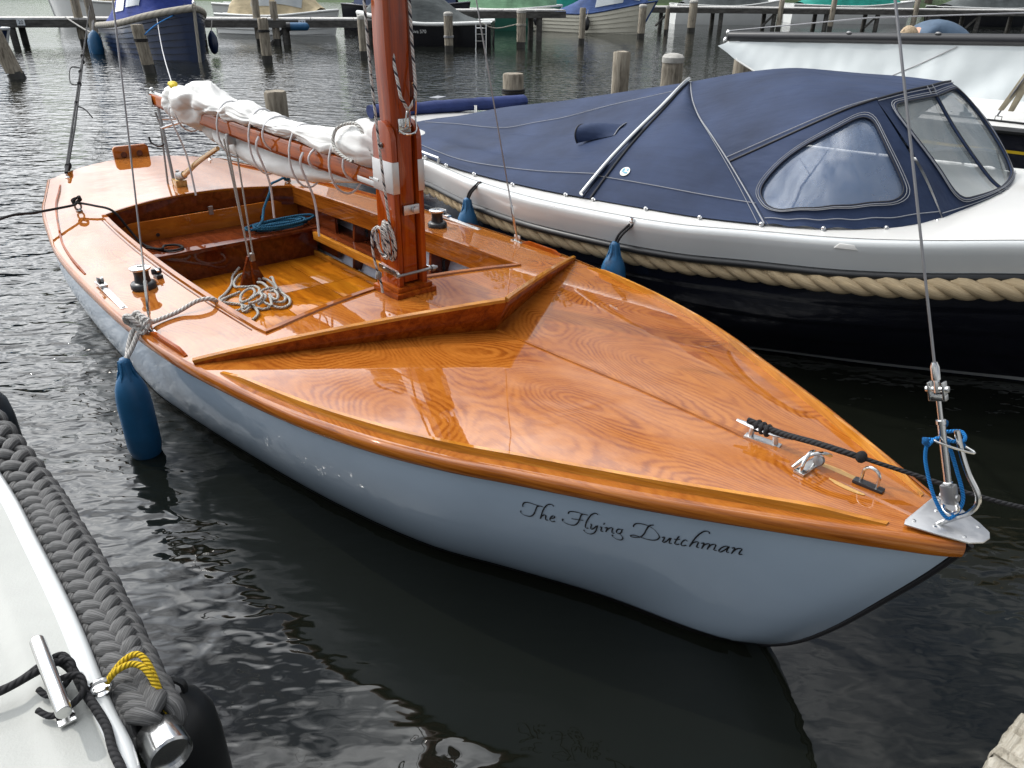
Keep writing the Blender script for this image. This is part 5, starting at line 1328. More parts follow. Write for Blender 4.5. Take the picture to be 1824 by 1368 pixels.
# head bowed towards the camera: skull with brow, nose and ears, hair over the crown
HC = Vector((1.50, 4.60, 1.285)); hr = Matrix.Rotation(R(-15), 3, 'Z') @ Matrix.Rotation(R(58), 3, 'X')
hd = MB().ball(HC, (.076, .098, .112), 16, 12, hr).ball(HC + hr @ Vector((0, -.100, -.012)), (.012, .018, .020), 8, 6, hr).ball(HC + hr @ Vector((.076, .005, -.005)), (.010, .020, .030), 8, 6, hr).ball(HC + hr @ Vector((-.076, .005, -.005)), (.010, .020, .030), 8, 6, hr).ball(HC + hr @ Vector((0, -.088, .022)), (.045, .014, .010), 8, 6, hr).ball(HC + hr @ Vector((0, -.088, -.055)), (.026, .010, .008), 8, 6, hr)
hd.build('head', skin_c, pb)
hb_ = MB()
def hfn(u, v):
    a, p = 2 * math.pi * u, math.pi * (v * .62)
    r = 1.06 + .06 * nz(math.cos(a) * 5, math.sin(a) * 5, v * 9)
    q = Vector((.078 * math.sin(p) * math.cos(a) * r, .100 * math.sin(p) * math.sin(a) * r + .010, .114 * math.cos(p) * r)); return HC + hr @ q
hb_.grid(hfn, 28, 14, wrap=True); hb_.build('hair', hair, PR)
# ------------------------------------------------------------------ white boat at the lower left with its braided rope fender
WB = empty('white_boat', (0, 0, 0), 0, 'white boat deck with black braided rope fender in the lower left corner', 'boat')
EDGE = [Vector((x, y, .55)) for x, y in ((-2.75, 2.90), (-1.95, 2.26), (-1.39, 1.713), (-1.155, 1.458), (-.929, 1.203), (-.756, .99), (-.643, .855), (-.50, .60), (-.44, .3))]
fe = along(EDGE)
def e_in(t):
    d = fe(min(1, t + .01)) - fe(max(0, t - .01)); d.z = 0; d.normalize(); return Vector((d.y, -d.x, 0))   # points inboard (left)
def wb_deck(u, v):
    p = fe(u); i = e_in(u)
    k = v * 1.5
    z = -.012 * (1 - sstep(0, .012, k)) - .006 * (sstep(.10, .125, k)) + .02 * sstep(.1, 1.2, k)
    return p + i * k + Vector((0, 0, z))
M['deck_white'] = plain('off_white_deck_paint', (.33, .34, .32), .5, var=.07, vscale=5, bmp=.22, bscale=160, dirt=((.52, .53, .48), 6, .66))
ii = []
b = MB(); nu, nv = 60, 60
def vv(j): return (j / nv) ** 2.2
b.grid(lambda u, v: wb_deck(u, v ** 2.2), nu, nv); b.build('deck', M['deck_white'], WB, angle=60)
b = MB(); b.grid(lambda u, v: fe(u) - e_in(u) * (.004 + .004 * math.sin(v * 3)) + Vector((0, 0, -.004 - v * .65)) + e_in(u) * (.18 * v), 50, 8)
b.build('hull', M['grey_gel'], WB)
b = MB()
for k, (o_, z_) in enumerate(((-.004, -.03), (-.008, -.004), (0.0, .006), (.022, .006), (.030, -.002))):
    for i in range(61): b.v.append(fe(i / 60) + e_in(i / 60) * o_ + Vector((0, 0, z_)))
for k in range(4):
    for i in range(60): a = k * 61 + i; b.face((a, a + 1, a + 62, a + 61))
b.build('gunwale', M['grey_gel'], WB, angle=60)
# plaited rope fender: six columns of lobes round a core
M['rope_plait'] = None
def plait_mat():
    m, nt, b = new_mat('weathered_black_polypropylene')
    tc = nt.nodes.new('ShaderNodeTexCoord'); mp = nt.nodes.new('ShaderNodeMapping'); mp.inputs['Scale'].default_value = (9, 46, 1)
    nt.links.new(tc.outputs['UV'], mp.inputs['Vector']); f = noise_n(nt, mp.outputs['Vector'], 1, 3, .7); g = noise_n(nt, coords(nt), 9, 5, .65)
    col = ramp(nt, f, [(.36, (.010, .010, .011)), (.52, (.075, .075, .076)), (.70, (.29, .29, .285))])
    col = mixc(nt, math_n(nt, 'MULTIPLY', g, .45), col, (.10, .10, .095))
    nt.links.new(col, b.inputs['Base Color']); b.inputs['Roughness'].default_value = .62; bump(nt, b, f, .9, .004); return m
M['rope_plait'] = plait_mat()
T0, T1 = .10, .672
Lf = sum((fe(lerp(T0, T1, (i + 1) / 100)) - fe(lerp(T0, T1, i / 100))).length for i in range(100))
pitch = .056; rows = int(Lf / pitch)
def fcen(t):
    return fe(t) - e_in(t) * .054 + Vector((0, 0, -.050))
MB().tube([fcen(lerp(T0, T1, i / 60)) for i in range(61)], .032, 10).build('fender_core', M['rubber'], WB)
cols = 8
def lobe_mesh(seed):
    b = MB(); P = []; Rr = []
    for k in range(7):
        s_ = k / 6 * 2 - 1; P.append(Vector((.037 * s_, .002 * nz(s_ * 3, seed), .018 - .020 * s_ * s_))); Rr.append(.0185 * (1 - .45 * s_ * s_) * (1 + .10 * nz(s_ * 4, seed * 3.3)))
    b.tube(P, Rr, 10, up=(0, 0, 1)); o = b.build('braid_strand', M['rope_plait'], WB, angle=80); return o
lobes = [lobe_mesh(k) for k in range(4)]; used_l = set()
for c in range(cols):
    ang = 2 * math.pi * (c + .5) / cols
    if math.sin(ang) < -.5: continue
    for i in range(rows):
        t = lerp(T0, T1, (i + .25 + (c % 2) * .5) / rows)
        d = (fcen(min(1, t + .01)) - fcen(t - .01)).normalized(); side_ = Vector((d.y, -d.x, 0)).normalized(); up = Vector((0, 0, 1))
        ra = side_ * math.cos(ang) + up * math.sin(ang); tg = -side_ * math.sin(ang) + up * math.cos(ang)
        tilt = R(38) * (1 if c % 2 else -1) + R(9) * nz(i * 3.1, c * 5.2)
        ux = (d * math.cos(tilt) + tg * math.sin(tilt)).normalized(); uy = ra.cross(ux).normalized()
        p = fcen(t) + ra * (.029 + .005 * nz(i * 1.7, c))
        k = (i * 3 + c) % 4
        if k in used_l: o = lobes[k].copy(); COL.objects.link(o); o.parent = WB
        else: o = lobes[k]; used_l.add(k)
        kk = 1 + .10 * nz(i * 2.9, c * 1.3); o.matrix_local = Matrix(((ux.x * kk, uy.x * kk, ra.x, p.x), (ux.y * kk, uy.y * kk, ra.y, p.y), (ux.z * kk, uy.z * kk, ra.z, p.z), (0, 0, 0, 1)))
# steel end cap and the black end fender below it
cp = fcen(T1 + .012); dcp = (fcen(T1 + .02) - fcen(T1 - .02)).normalized()
MB().lathe([(.0, -.03), (.038, -.03), (.041, -.026), (.041, .036), (.037, .040), (.035, .03), (.001, .03)], 28, cp + dcp * .03, dcp.to_track_quat('Z', 'Y').to_matrix()).build('end_cap', M['steel'], WB, angle=40)
def bag_fender(name, r, h, loc, label):
    o = MB().lathe([(.002, -h), (r * .3, -h), (r * .7, -h + .03), (r * .95, -h + .09), (r, -h + .15), (r, -.15), (r * .92, -.08), (r * .65, -.03), (r * .3, 0), (.02, .01)], 28).build(name, M['rubber'], None, angle=70)
    MB().tube([Vector((.022 * math.cos(a), 0, .015 + .022 * math.sin(a))) for a in [2 * math.pi * i / 12 for i in range(12)]], .008, 6, True).build('eye', M['rubber'], o)
    o.location = loc; return tag(o, label, 'fender', 'black fenders on the white boat')
p = fe(.755); q_ = e_in(.755)
bag_fender('black_fender', .072, .48, (-.705, 1.125, .42), 'black fender below the steel cap of the braided rope')
p = fe(.275); q_ = e_in(.275)
bag_fender('black_fender', .10, .48, (-1.985, 2.47, .42), 'black fender at the left edge, beside the water')
# mooring cleat: bar on two posts
ca, cb = Vector((-.909, 1.067, .625)), Vector((-.772, .905, .625))
clt = MB().tube([ca, cb], .0135, 20).build('cleat_bar', M['steel'], WB, bevel=.002)
for k in (.32, .68):
    c = ca.lerp(cb, k); MB().lathe([(.016, -.075), (.013, -.065), (.011, -.03), (.012, 0)], 14, c).build('cleat_post', M['steel'], clt)
MB().box(ca.lerp(cb, .5) + Vector((0, 0, -.068)), (.13, .03, .006), Matrix.Rotation(R(-50), 3, 'Z')).build('cleat_base', M['steel'], clt, bevel=.002)
ml = MB()
for off in (-.008, .008):
    ml.tube(spline([(-2.0, .40, .585 + off * .3), (-1.3, .80, .575 + off * .3), (-1.05, .93, .58), (-.944 + off, .985 + off, .582), (-.895, 1.035 + off, .588), (-.865, 1.055 + off, .590), (-.83, 1.03, .575)], 7), .0075, 8)
ml.tube(spline([(-.885, 1.00, .57), (-.862, .99, .566), (-.838, 1.005, .575), (-.83, 1.03, .59), (-.845, 1.045, .600), (-.87, 1.03, .600)], 7), .006, 8)
ml.tube(spline([(-.862, .955, .568), (-.83, .945, .566), (-.80, .965, .575), (-.79, .99, .585), (-.81, 1.01, .60), (-.85, .985, .602)], 7), .006, 8)
ml.tube(spline([(-.865, 1.055, .590), (-.835, 1.035, .585), (-.80, 1.00, .568), (-.762, .965, .566), (-.722, .925, .564), (-.69, .88, .563), (-.63, .80, .56), (-.55, .6, .56), (-.56, .3, .56)], 7), .0125, 10, flat=.65)
tag(ml.build('mooring_line', M['rope_black'], None, angle=80), 'black mooring line turned round the steel cleat on the white boat', 'rope')
bc = MB().tube([(-2.93, 2.76, .60), (-2.80, 2.86, .60)], .012, 12).build('bow_cleat', M['steel'], WB)
MB().lathe([(.014, -.06), (.010, -.02), (.011, 0)], 12, (-2.865, 2.81, .60)).build('cleat_post', M['steel'], bc)
ye = MB().tube([Vector((-.775, 1.012, .565)) + Vector((.016 * math.cos(a), .010 * math.cos(a), .016 * math.sin(a))) for a in [2 * math.pi * i / 14 for i in range(14)]], .005, 8, True).build('pad_eye', M['steel'], WB)
MB().lathe([(.018, 0), (.018, .006), (.012, .009)], 14, (-.775, 1.012, .552)).build('eye_base', M['steel'], ye)
yc = MB()
for dz, bow in ((0, 0), (.004, .02)):
    yc.tube(spline([(-.765, 1.018, .570), (-.745, 1.03 + bow, .590), (-.72, 1.045 + bow, .590 + dz), (-.69, 1.035 + bow * .5, .575), (-.655, 1.0, .52), (-.640, .985, .46)], 8), .0062, 8)
tag(yc.build('yellow_cord', M['rope_yellow'], None, angle=80), 'yellow cord looped over the black braided fender', 'cord')
# ------------------------------------------------------------------ jetty corner at the lower right
def weathered(name, dark, mid, light, scale=(3, 40, 40), kind='Object'):
    m, nt, b = new_mat(name)
    v = coords(nt, kind, scale); f = noise_n(nt, v, 1.5, 6, .7, .4); g = noise_n(nt, coords(nt, kind), 3.5, 4, .6)
    h = math_n(nt, 'ADD', math_n(nt, 'MULTIPLY', f, .75), math_n(nt, 'MULTIPLY', g, .25))
    nt.links.new(ramp(nt, h, [(.34, dark), (.48, mid), (.66, light)]), b.inputs['Base Color']); b.inputs['Roughness'].default_value = .9
    b.inputs['Specular IOR Level'].default_value = .2
    bump(nt, b, h, .8, .012); return m
M['grey_plank'] = weathered('weathered_grey_plank', (.10, .085, .06), (.34, .31, .25), (.52, .49, .42))
M['post_wood'] = weathered('weathered_post', (.07, .06, .045), (.24, .21, .165), (.38, .345, .28), (16, 16, 2))
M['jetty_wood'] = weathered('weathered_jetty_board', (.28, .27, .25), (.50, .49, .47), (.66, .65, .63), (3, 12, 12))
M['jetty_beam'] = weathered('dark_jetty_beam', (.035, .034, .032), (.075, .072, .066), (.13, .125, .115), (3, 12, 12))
ej = Vector((1.102 - .932, 1.127 - .985, 0)).normalized(); nj = Vector((ej.y, -ej.x, 0))
JT = empty('near_jetty', (.932, .985, .40), math.atan2(ej.y, ej.x), 'weathered grey planks of a jetty in the lower right corner', 'jetty')
for k in range(-4, 12):
    w0 = .145; b = MB(); nx_, ny_ = 10, 12
    x0 = k * (w0 + .012) + .075
    oj = .012 * nz(k * 2.3, 5)
    def pl_fn(u, v, x0=x0, k=k, oj=oj):
        # rounded, weathered board end at v=0
        y = -.002 + oj - v * 1.6 + .008 * nz(u * 9, k * 4.1) * (1 - v)
        z = -.010 * (abs(u * 2 - 1) ** 6) - .004 * abs(nz(u * 7 + k, v * 3)) - .006 * (1 if (int(u * 10 + k) % 5 == 0) else 0)
        return Vector((x0 + u * w0, y, z))
    b.grid(pl_fn, 20, 24); b.grid(lambda u, v: pl_fn(u, 0) + Vector((.0, .004 * math.sin(v * 3.1), -v * .045)), 20, 3)
    b.grid(lambda u, v: pl_fn(0, u) + Vector((0, 0, -v * .045)), 24, 2); b.grid(lambda u, v: pl_fn(1, u) + Vector((0, 0, -v * .045)), 24, 2)
    b.build('plank', M['grey_plank'], JT, angle=30)
MB().box((.5, -.25, -.13), (3, .12, .16)).build('beam', M['jetty_beam'], JT)
for x in (-.3, 1.6): MB().tube([(x, -.25, -.2), (x, -.25, -1.2)], .09, 12).build('pile', M['post_wood'], JT)
# ------------------------------------------------------------------ background: posts, jetties, moored boats, bank and trees
M['white_paint'] = plain('white_boat_paint', (.66, .67, .65), .35, var=.05, vscale=2, dirt=((.45, .44, .38), 2.5, .64))
M['cream_paint'] = plain('cream_boat_paint', (.72, .69, .57), .4, var=.05, vscale=2, dirt=((.36, .33, .24), 2.5, .62))
M['royal_paint'] = plain('dark_blue_boat_paint', (.007, .020, .062), .32, var=.2, vscale=4, coat=.2)
M['green_paint'] = plain('green_boat_paint', (.03, .14, .10), .35, var=.1)
M['teal_tarp'] = fabric('teal_tarpaulin', (.01, .20, .16)); M['mint_tarp'] = fabric('pale_green_tarpaulin', (.18, .34, .20))
M['grey_tarp'] = fabric('grey_green_tarpaulin', (.075, .085, .085)); M['beige_tarp'] = fabric('beige_canopy', (.46, .38, .24)); M['royal_tarp'] = fabric('royal_blue_canopy', (.015, .035, .20))
M['slate_tarp'] = fabric('slate_blue_canopy', (.030, .062, .17)); M['sky_tarp'] = fabric('bright_blue_tarpaulin', (.06, .26, .52))
M['post_cap'] = plain('weathered_pale_post_top', (.36, .35, .32), .85, var=.25, vscale=14)
M['black_gel'] = plain('black_gelcoat', (.007, .007, .009), .2, coat=.5)
M['wet_wood'] = plain('wet_dark_wood', (.018, .017, .014), .35)
M['pale_rope'] = rope_mat('pale_rope_fender', (.42, .39, .33), 5, strands=3)
M['window'] = vinyl('pale_canopy_window', (.42, .46, .47), .85)
M['glass_dark'] = vinyl('grey_canopy_window', (.16, .18, .19), .9)

def post(x, y, top, dia, label, lean=(0, 0), cap=None, ring=None, square=False, dark=.16):
    o = empty('mooring_post', (x, y, 0), random.uniform(0, 6), label, 'post', 'mooring posts in the water')
    lx, ly = lean; n = 14; r = dia / 2
    rot = Matrix.Rotation(-o.rotation_euler[2], 3, 'Z'); l = rot @ Vector((lx, ly, 0))
    b = MB(); zs = [dark, .3, .55, .8, top - .02, top] if top > .85 else [dark, .3, .5, top - .02, top]
    for i, z in enumerate(zs):
        for k in range(n):
            a = 2 * math.pi * k / n; rr = r * (1 + .07 * nz(k * 1.7, z * 2, x) + .05 * math.sin(k * 2.6 + x)) * (.93 if i == len(zs) - 1 else 1)
            b.v.append(Vector((rr * math.cos(a), rr * math.sin(a), z + (.012 * nz(k, x) if i == len(zs) - 1 else 0))) + l * z)
    for i in range(len(zs) - 1):
        for k in range(n): b.face((i * n + k, i * n + (k + 1) % n, (i + 1) * n + (k + 1) % n, (i + 1) * n + k))
    b.face([(len(zs) - 1) * n + k for k in range(n)])
    b.build('shaft', M['post_wood'], o, angle=50)
    MB().tube([l * -.6 + Vector((0, 0, -.6)), l * dark + Vector((0, 0, dark))], r * 1.0, 12).build('wet_foot', M['wet_wood'], o)
    if cap: MB().lathe([(r * 1.08, top - .07), (r * 1.10, top - .01), (r * .9, top + .02), (r * .4, top + .035), (.004, top + .037)], 14, l * top).build('cap', M[cap], o)
    for zr, rm in (ring or []):
        for dz in (-.018, .012): MB().tube([Vector((r * 1.06 * math.cos(a), r * 1.06 * math.sin(a), zr + dz)) + l * zr for a in [2 * math.pi * i / 16 for i in range(16)]], .013, 6, True).build('rope_turn', M[rm], o)
    return o
GREYCAP = 'white_paint'
post(-2.54, 8.55, .70, .235, 'broad weathered post standing right behind the bundled sail')
post(-.03, 9.5, .81, .24, 'stout weathered post with dark rope turn behind the sloop stern', ring=[(.62, 'rope_black')])
post(1.31, 10.3, 1.0, .20, 'pale round post behind the sloop cover, left of the white-capped one')
post(1.93, 10.2, .96, .25, 'brown post with thick white cap behind the sloop cover', cap='post_cap')
post(3.02, 11.0, .97, .26, 'squat post partly hidden by the white sail cloth')
post(-9.47, 15.5, .93, .30, 'thick leaning post at the far left edge', lean=(-.28, 0), dark=.1)
post(-7.48, 16.75, .90, .24, 'leaning post with two rope turns in front of the blue boat', lean=(-.10, 0), ring=[(.62, 'rope_black')])
post(-5.77, 19.15, .94, .23, 'post with dark rope turns left of the white boat with beige canopy', ring=[(.68, 'rope_black')])
post(-3.82, 20.75, .94, .19, 'slim post just left of the mast top', cap='post_cap')
post(-1.86, 22.95, .96, .24, 'pale round post in front of the black boat', ring=[(.38, 'wire')], cap='post_cap')
post(.13, 24.68, 1.0, .26, 'round-topped post left of the cream clinker boat', ring=[(.62, 'pale_rope')], cap='post_cap')
post(2.06, 26.6, 1.03, .19, 'slim brown post in front of the cream clinker boat')
post(4.4, 29.76, 1.05, .26, 'round post at the bow of the cream clinker boat', cap='post_cap')
post(7.03, 34.0, 1.12, .32, 'stout post in front of the right-hand jetty', cap='post_cap')
post(5.75, 32.5, .95, .14, 'thin pole right of the cream clinker boat', cap='post_cap')

post(2.40, 1.38, .85, .18, 'mooring post that holds the bow line, right of the wooden boat', ring=[(.60, 'rope_black')])
def jetty(name, A, B_, label, wid=1.0, step=2.3, deckmat='jetty_wood', above=.0):
    A, B_ = Vector(A), Vector(B_); d = (B_ - A); L = d.length; o = empty(name, (A.x, A.y, A.z), math.atan2(d.y, d.x), label, 'jetty')
    n = max(4, int(L / 1.2))
    for i in range(n):
        x0, x1 = L * i / n, L * (i + 1) / n
        MB().box(((x0 + x1) / 2, wid * .25, -.02 + .006 * nz(i * 3.3)), (x1 - x0 - .02, wid * .5, .045)).build('plank', M[deckmat], o)
        MB().box(((x0 + x1) / 2, wid * .76, -.02 + .006 * nz(i * 5.3)), (x1 - x0 - .02, wid * .48, .045)).build('plank', M[deckmat], o)
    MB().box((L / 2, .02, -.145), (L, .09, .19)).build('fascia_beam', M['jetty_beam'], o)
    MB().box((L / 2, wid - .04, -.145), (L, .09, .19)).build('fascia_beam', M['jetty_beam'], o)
    k = int(L / step)
    for i in range(k + 1):
        x = L * (i + .35) / (k + .7)
        for y in (.10, wid - .12):
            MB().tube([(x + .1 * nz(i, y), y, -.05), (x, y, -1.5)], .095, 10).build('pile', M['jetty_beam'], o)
        if i % 2 == 0: MB().tube([(x - .5, .1, -.75), (x, .1, -.25)], .05, 6).build('brace', M['jetty_beam'], o)
    return o
j1 = jetty('jetty', (-17, 22.2, .70), (-3.6, 25.3, .83), 'grey plank jetty running behind the blue boat and the white boat')
j2 = jetty('jetty', (-2.4, 26.3, .93), (1.6, 27.8, 1.0), 'short grey jetty between the black boat and the cream clinker boat')
j3 = jetty('jetty', (5.6, 35.9, .86), (33, 39.0, .62), 'long grey jetty along the upper right behind the white sail', wid=1.3)
# berth number plates and a blue fender on the first jetty
for (t, txt) in ((3.55, '20'), (11.0, '24')):
    plt = MB().box((t, -.032, -.11), (.20, .008, .15)).build('number_plate', M['white_paint'], j1)
    cu = bpy.data.curves.new('digits', 'FONT'); cu.body = txt; cu.size = .13; cu.align_x = 'CENTER'; cu.align_y = 'CENTER'; cu.extrude = .001
    tmp = bpy.data.objects.new('digits', cu); me = bpy.data.meshes.new_from_object(tmp); bpy.data.objects.remove(tmp)
    dg_ = bpy.data.objects.new('digits', me); COL.objects.link(dg_); me.materials.clear(); me.materials.append(M['black_paint']); dg_.parent = plt; dg_.location = (t, -.039, -.11); dg_.rotation_euler = (R(90), 0, 0)
jf = MB().lathe([(.02, -.32), (.10, -.26), (.11, -.2), (.11, .2), (.10, .26), (.02, .32)], 16, (0, 0, 0), Matrix.Rotation(R(90), 3, 'Y')).build('fender', M['blue_fender'], None, angle=60)
jf.location = (-6.35, 24.45, .50); jf.rotation_euler = (0, 0, R(13)); MB().lathe([(.115, -.33), (.115, -.22)], 16, (0, 0, 0), Matrix.Rotation(R(90), 3, 'Y')).build('end_band', M['black_plastic'], jf)
tag(jf, 'blue fender fixed lengthwise on the jetty before the white boat', 'fender')
# jetty mooring posts standing above deck
for i, (x, y, tp, lb) in enumerate(((-10.95, 23.75, 1.55, 'grey post rising from the jetty left of the blue boat'), (-7.55, 24.55, 1.3, 'short grey post on the jetty right of the blue boat'), (-7.05, 24.6, 1.15, 'low grey post on the jetty by the white boat'),
        (-12.2, 23.5, 1.5, 'square grey post on the jetty above the leaning pair of piles'), (13.6, 36.7, 1.5, 'grey post on the right-hand jetty above the black boom'), (17.4, 37.2, 1.6, 'grey post on the right-hand jetty above the person'), (11.3, 36.5, 1.15, 'stub post on the right-hand jetty'))):
    post(x, y, tp, .22, lb)

# ---- moored boats
def moored(name, label, loc, hd, L, B_, fb, hull_m, rail_m, strakes=0, stern=.72, rake=.25, rail_r=.04, deck_m=None, cat='boat', flare=.80):
    """simple boat: x from stern to bow; fb = freeboard stern, middle, bow"""
    o = empty(name, loc, R(hd), label, cat)
    hw = [(0, stern * B_ / 2), (.25, .93 * B_ / 2), (.5, B_ / 2), (.7, .88 * B_ / 2), (.85, .58 * B_ / 2), (.95, .24 * B_ / 2), (1, .01)]
    fz = [(0, fb[0]), (.45, fb[1]), (1, fb[2])]
    def sh(u, v, sg):
        y = interp(hw, u); z = interp(fz, u)
        k = 1 - v; yy_ = y * (flare + (1 - flare) * k ** .8) ; x = L * u - rake * v * u ** 3
        return Vector((x, sg * max(yy_ - (.0 if u < .97 else 0), .003), lerp(z, -.12, v)))
    for sg in (-1, 1):
        if strakes:
            for s in range(strakes):
                v0, v1 = s / strakes, (s + 1) / strakes
                b = MB(); b.grid(lambda u, v, sg=sg: sh(u, lerp(v0, v1, v), sg) + Vector((0, sg * (.030 * (1 - v) - .012) * 0 + sg * .030 * v * min(1, (1 - u) * 8), 0)), 26, 2)
                b.grid(lambda u, v, sg=sg: sh(u, v1, sg) + Vector((0, sg * .030 * (1 - v) * min(1, (1 - u) * 8), -.004)), 26, 1)
                b.build('strake', M[hull_m], o, angle=30)
        else:
            MB().grid(lambda u, v, sg=sg: sh(u, v, sg), 30, 8).build('hull_side', M[hull_m], o, angle=60)
        MB().tube([sh(i / 30, 0, sg) for i in range(31)], rail_r, 8).build('rail', M[rail_m], o, angle=80)
    MB().grid(lambda u, v: Vector((.05 * v, lerp(-1, 1, u) * interp(hw, 0) * (flare + (1 - flare) * (1 - v)), lerp(fb[0], -.12, v))), 4, 3).build('transom', M[hull_m], o)
    MB().grid(lambda u, v: Vector((L * u * .985, lerp(-1, 1, v) * max(interp(hw, u) - .02, .002), interp(fz, u) - .02 + .04 * (1 - abs(2 * v - 1)))), 24, 8).build('deck', M[deck_m or rail_m], o)
    MB().tube([Vector((L - rake * (i / 8) , 0, lerp(fb[2] + .03, -.12, i / 8))) + Vector((.02, 0, 0)) for i in range(9)], .035, 6).build('stem', M[rail_m], o)
    return o, hw, fz
def canopy(o, hw, fz, L, x0, x1, ridge, mat, wins=(), wmat='window', top_w=.55, ins=.06):
    """tent cover: ridge = list of (fraction, height above rail)"""
    def fn(u, v):
        f = lerp(x0, x1, u); y = max(interp(hw, f) - ins, .01); z = interp(fz, f) + .02; r = interp(ridge, u)
        prof = [(-1, 0), (-top_w - .12, .62), (-top_w * .5, .93), (0, 1), (top_w * .5, .93), (top_w + .12, .62), (1, 0)]
        k = v * 6; i = min(5, int(k)); t = k - i
        return Vector((L * f, y * lerp(prof[i][0], prof[i + 1][0], t), z + r * lerp(prof[i][1], prof[i + 1][1], t) + .012 * nz(u * 7, v * 9, L)))
    c = MB().grid(fn, 30, 24).build('canopy', M[mat], o, angle=60)
    for (u0, u1, v0, v1) in wins:
        def wf(u, v): 
            a, bb = lerp(u0, u1, u), lerp(v0, v1, v); p = fn(a, bb); s_ = -1 if bb < .5 else 1
            return p + Vector((.0, s_ * .02, .012))
        MB().grid(wf, 8, 6).build('window', M[wmat], c, angle=60)
    return c
# blue boat
bo, hw, fz = moored('blue_boat', 'dark blue wooden boat with blue canopy and pale rope rail, upper left', (-10.29, 21.99, 0), -44.5, 4.3, 1.75, (.62, .74, 1.13), 'royal_paint', 'pale_rope', strakes=8, rail_r=.075, deck_m='royal_paint', rake=.15)
canopy(bo, hw, fz, 4.3, .08, .80, [(0, .15), (.25, .75), (.5, 1.25), (.8, 1.2), (1, .05)], 'royal_tarp', ((.42, .60, .05, .24), (.64, .84, .06, .28), (.64, .84, .72, .94)), 'window')
def hang_fender(o, x, y, z, r, h, mat, lb, grp):
    f = MB().lathe([(.01, -h), (r * .3, -h + .01), (r * .7, -h + .06), (r, -h * .62), (r * .95, -h * .3), (r * .6, -.08), (r * .25, -.02), (.01, 0)], 14).build('fender', M[mat], None, angle=70)
    MB().tube([(0, 0, -.01), (.01, .03, .12), (0, .06, .22)], .012, 6).build('lanyard', M['rope_white'], f)
    p = Matrix.Rotation(o.rotation_euler[2], 3, 'Z') @ Vector((x, y, 0)); f.location = (o.location.x + p.x, o.location.y + p.y, z); f.rotation_euler = (0, 0, o.rotation_euler[2])
    return tag(f, lb, 'fender', grp)
hang_fender(bo, .12, -.84, .50, .17, .78, 'blue_fender', 'blue fender at the stern of the dark blue boat, left one of two', 'fenders on the blue boat')
hang_fender(bo, .62, -.98, .55, .16, .76, 'blue_fender', 'blue fender at the stern of the dark blue boat, right one of two', 'fenders on the blue boat')
hang_fender(bo, 3.0, .95, .60, .12, .55, 'royal_paint', 'dark fender on the far side of the dark blue boat bow', 'fenders on the blue boat')
MB().ball((4.12, .10, 1.22), (.06, .04, .06), 8, 6).box((3.95, 0, 1.18), (.25, .05, .03)).build('bow_cleat', M['steel'], bo)
tag(rope('blue_line', [(-7.43, 16.72, .72), (-7.6, 17.8, .86), (-7.75, 19.3, 1.0)], .012, M['rope_cyan'], None), 'thin blue line from the leaning post to the blue boat', 'rope')
tag(rope('mooring_line', [(-10.7, 22.3, .58), (-11.4, 22.6, .36), (-12.4, 23.2, .72)], .022, M['rope_white'], None), 'sagging white line from the blue boat stern to the jetty', 'rope')
# white boat with the beige canopy behind the jetty
bo, hw, fz = moored('white_boat_beige_canopy', 'white clinker boat with beige canopy behind the jetty, left of the mast', (-10.3, 29.8, 0), -12, 4.3, 1.75, (.62, .60, .80), 'white_paint', 'white_paint', strakes=5)
canopy(bo, hw, fz, 4.3, .12, .86, [(0, .45), (.2, 1.2), (.55, 1.45), (1, .1)], 'beige_tarp', ((.30, .52, .05, .26), (.58, .86, .06, .28)), 'window')
# black boat with grey-green cover
bo, hw, fz = moored('black_boat', 'black motorboat with white rail and grey-green cover, right of the mast', (-.72, 25.35, 0), 176.5, 4.1, 1.7, (.66, .60, .86), 'black_gel', 'white_paint', stern=.85, rail_r=.055, deck_m='white_paint')
canopy(bo, hw, fz, 4.1, .10, .95, [(0, .03), (.12, .18), (.5, .95), (.8, .7), (1, .05)], 'grey_tarp')
cu = bpy.data.curves.new('builder_mark', 'FONT'); cu.body = 'Corsiva 570'; cu.size = .13; cu.extrude = .001
tmp = bpy.data.objects.new('t', cu); me = bpy.data.meshes.new_from_object(tmp); bpy.data.objects.remove(tmp)
bt = bpy.data.objects.new('side_lettering', me); COL.objects.link(bt); me.materials.clear(); me.materials.append(M['white_paint']); bt.parent = bo; bt.rotation_euler = (R(90), 0, R(180)); bt.location = (2.52, .835, .36)
lad = MB()
for x in (.12, .42): lad.tube([(x, .80, .62), (x, .86, .60), (x, .92, -.1)], .016, 6)
for z in (.52, .36, .18): lad.tube([(.12, .88, z), (.42, .88, z)], .014, 6)
lad.build('boarding_ladder', M['steel'], bo)
tag(rope('mooring_line', [(-1.05, 24.5, .66), (-.6, 24.6, .52), (.05, 24.72, .64)], .014, M['pale_rope'], None), 'line from the round-topped post to the black boat', 'rope')
tag(rope('mooring_line', [(-2.05, 24.55, .62), (-1.98, 24.1, .35), (-1.9, 23.1, .38)], .014, M['pale_rope'], None), 'short line from the black boat to the pale round post', 'rope')
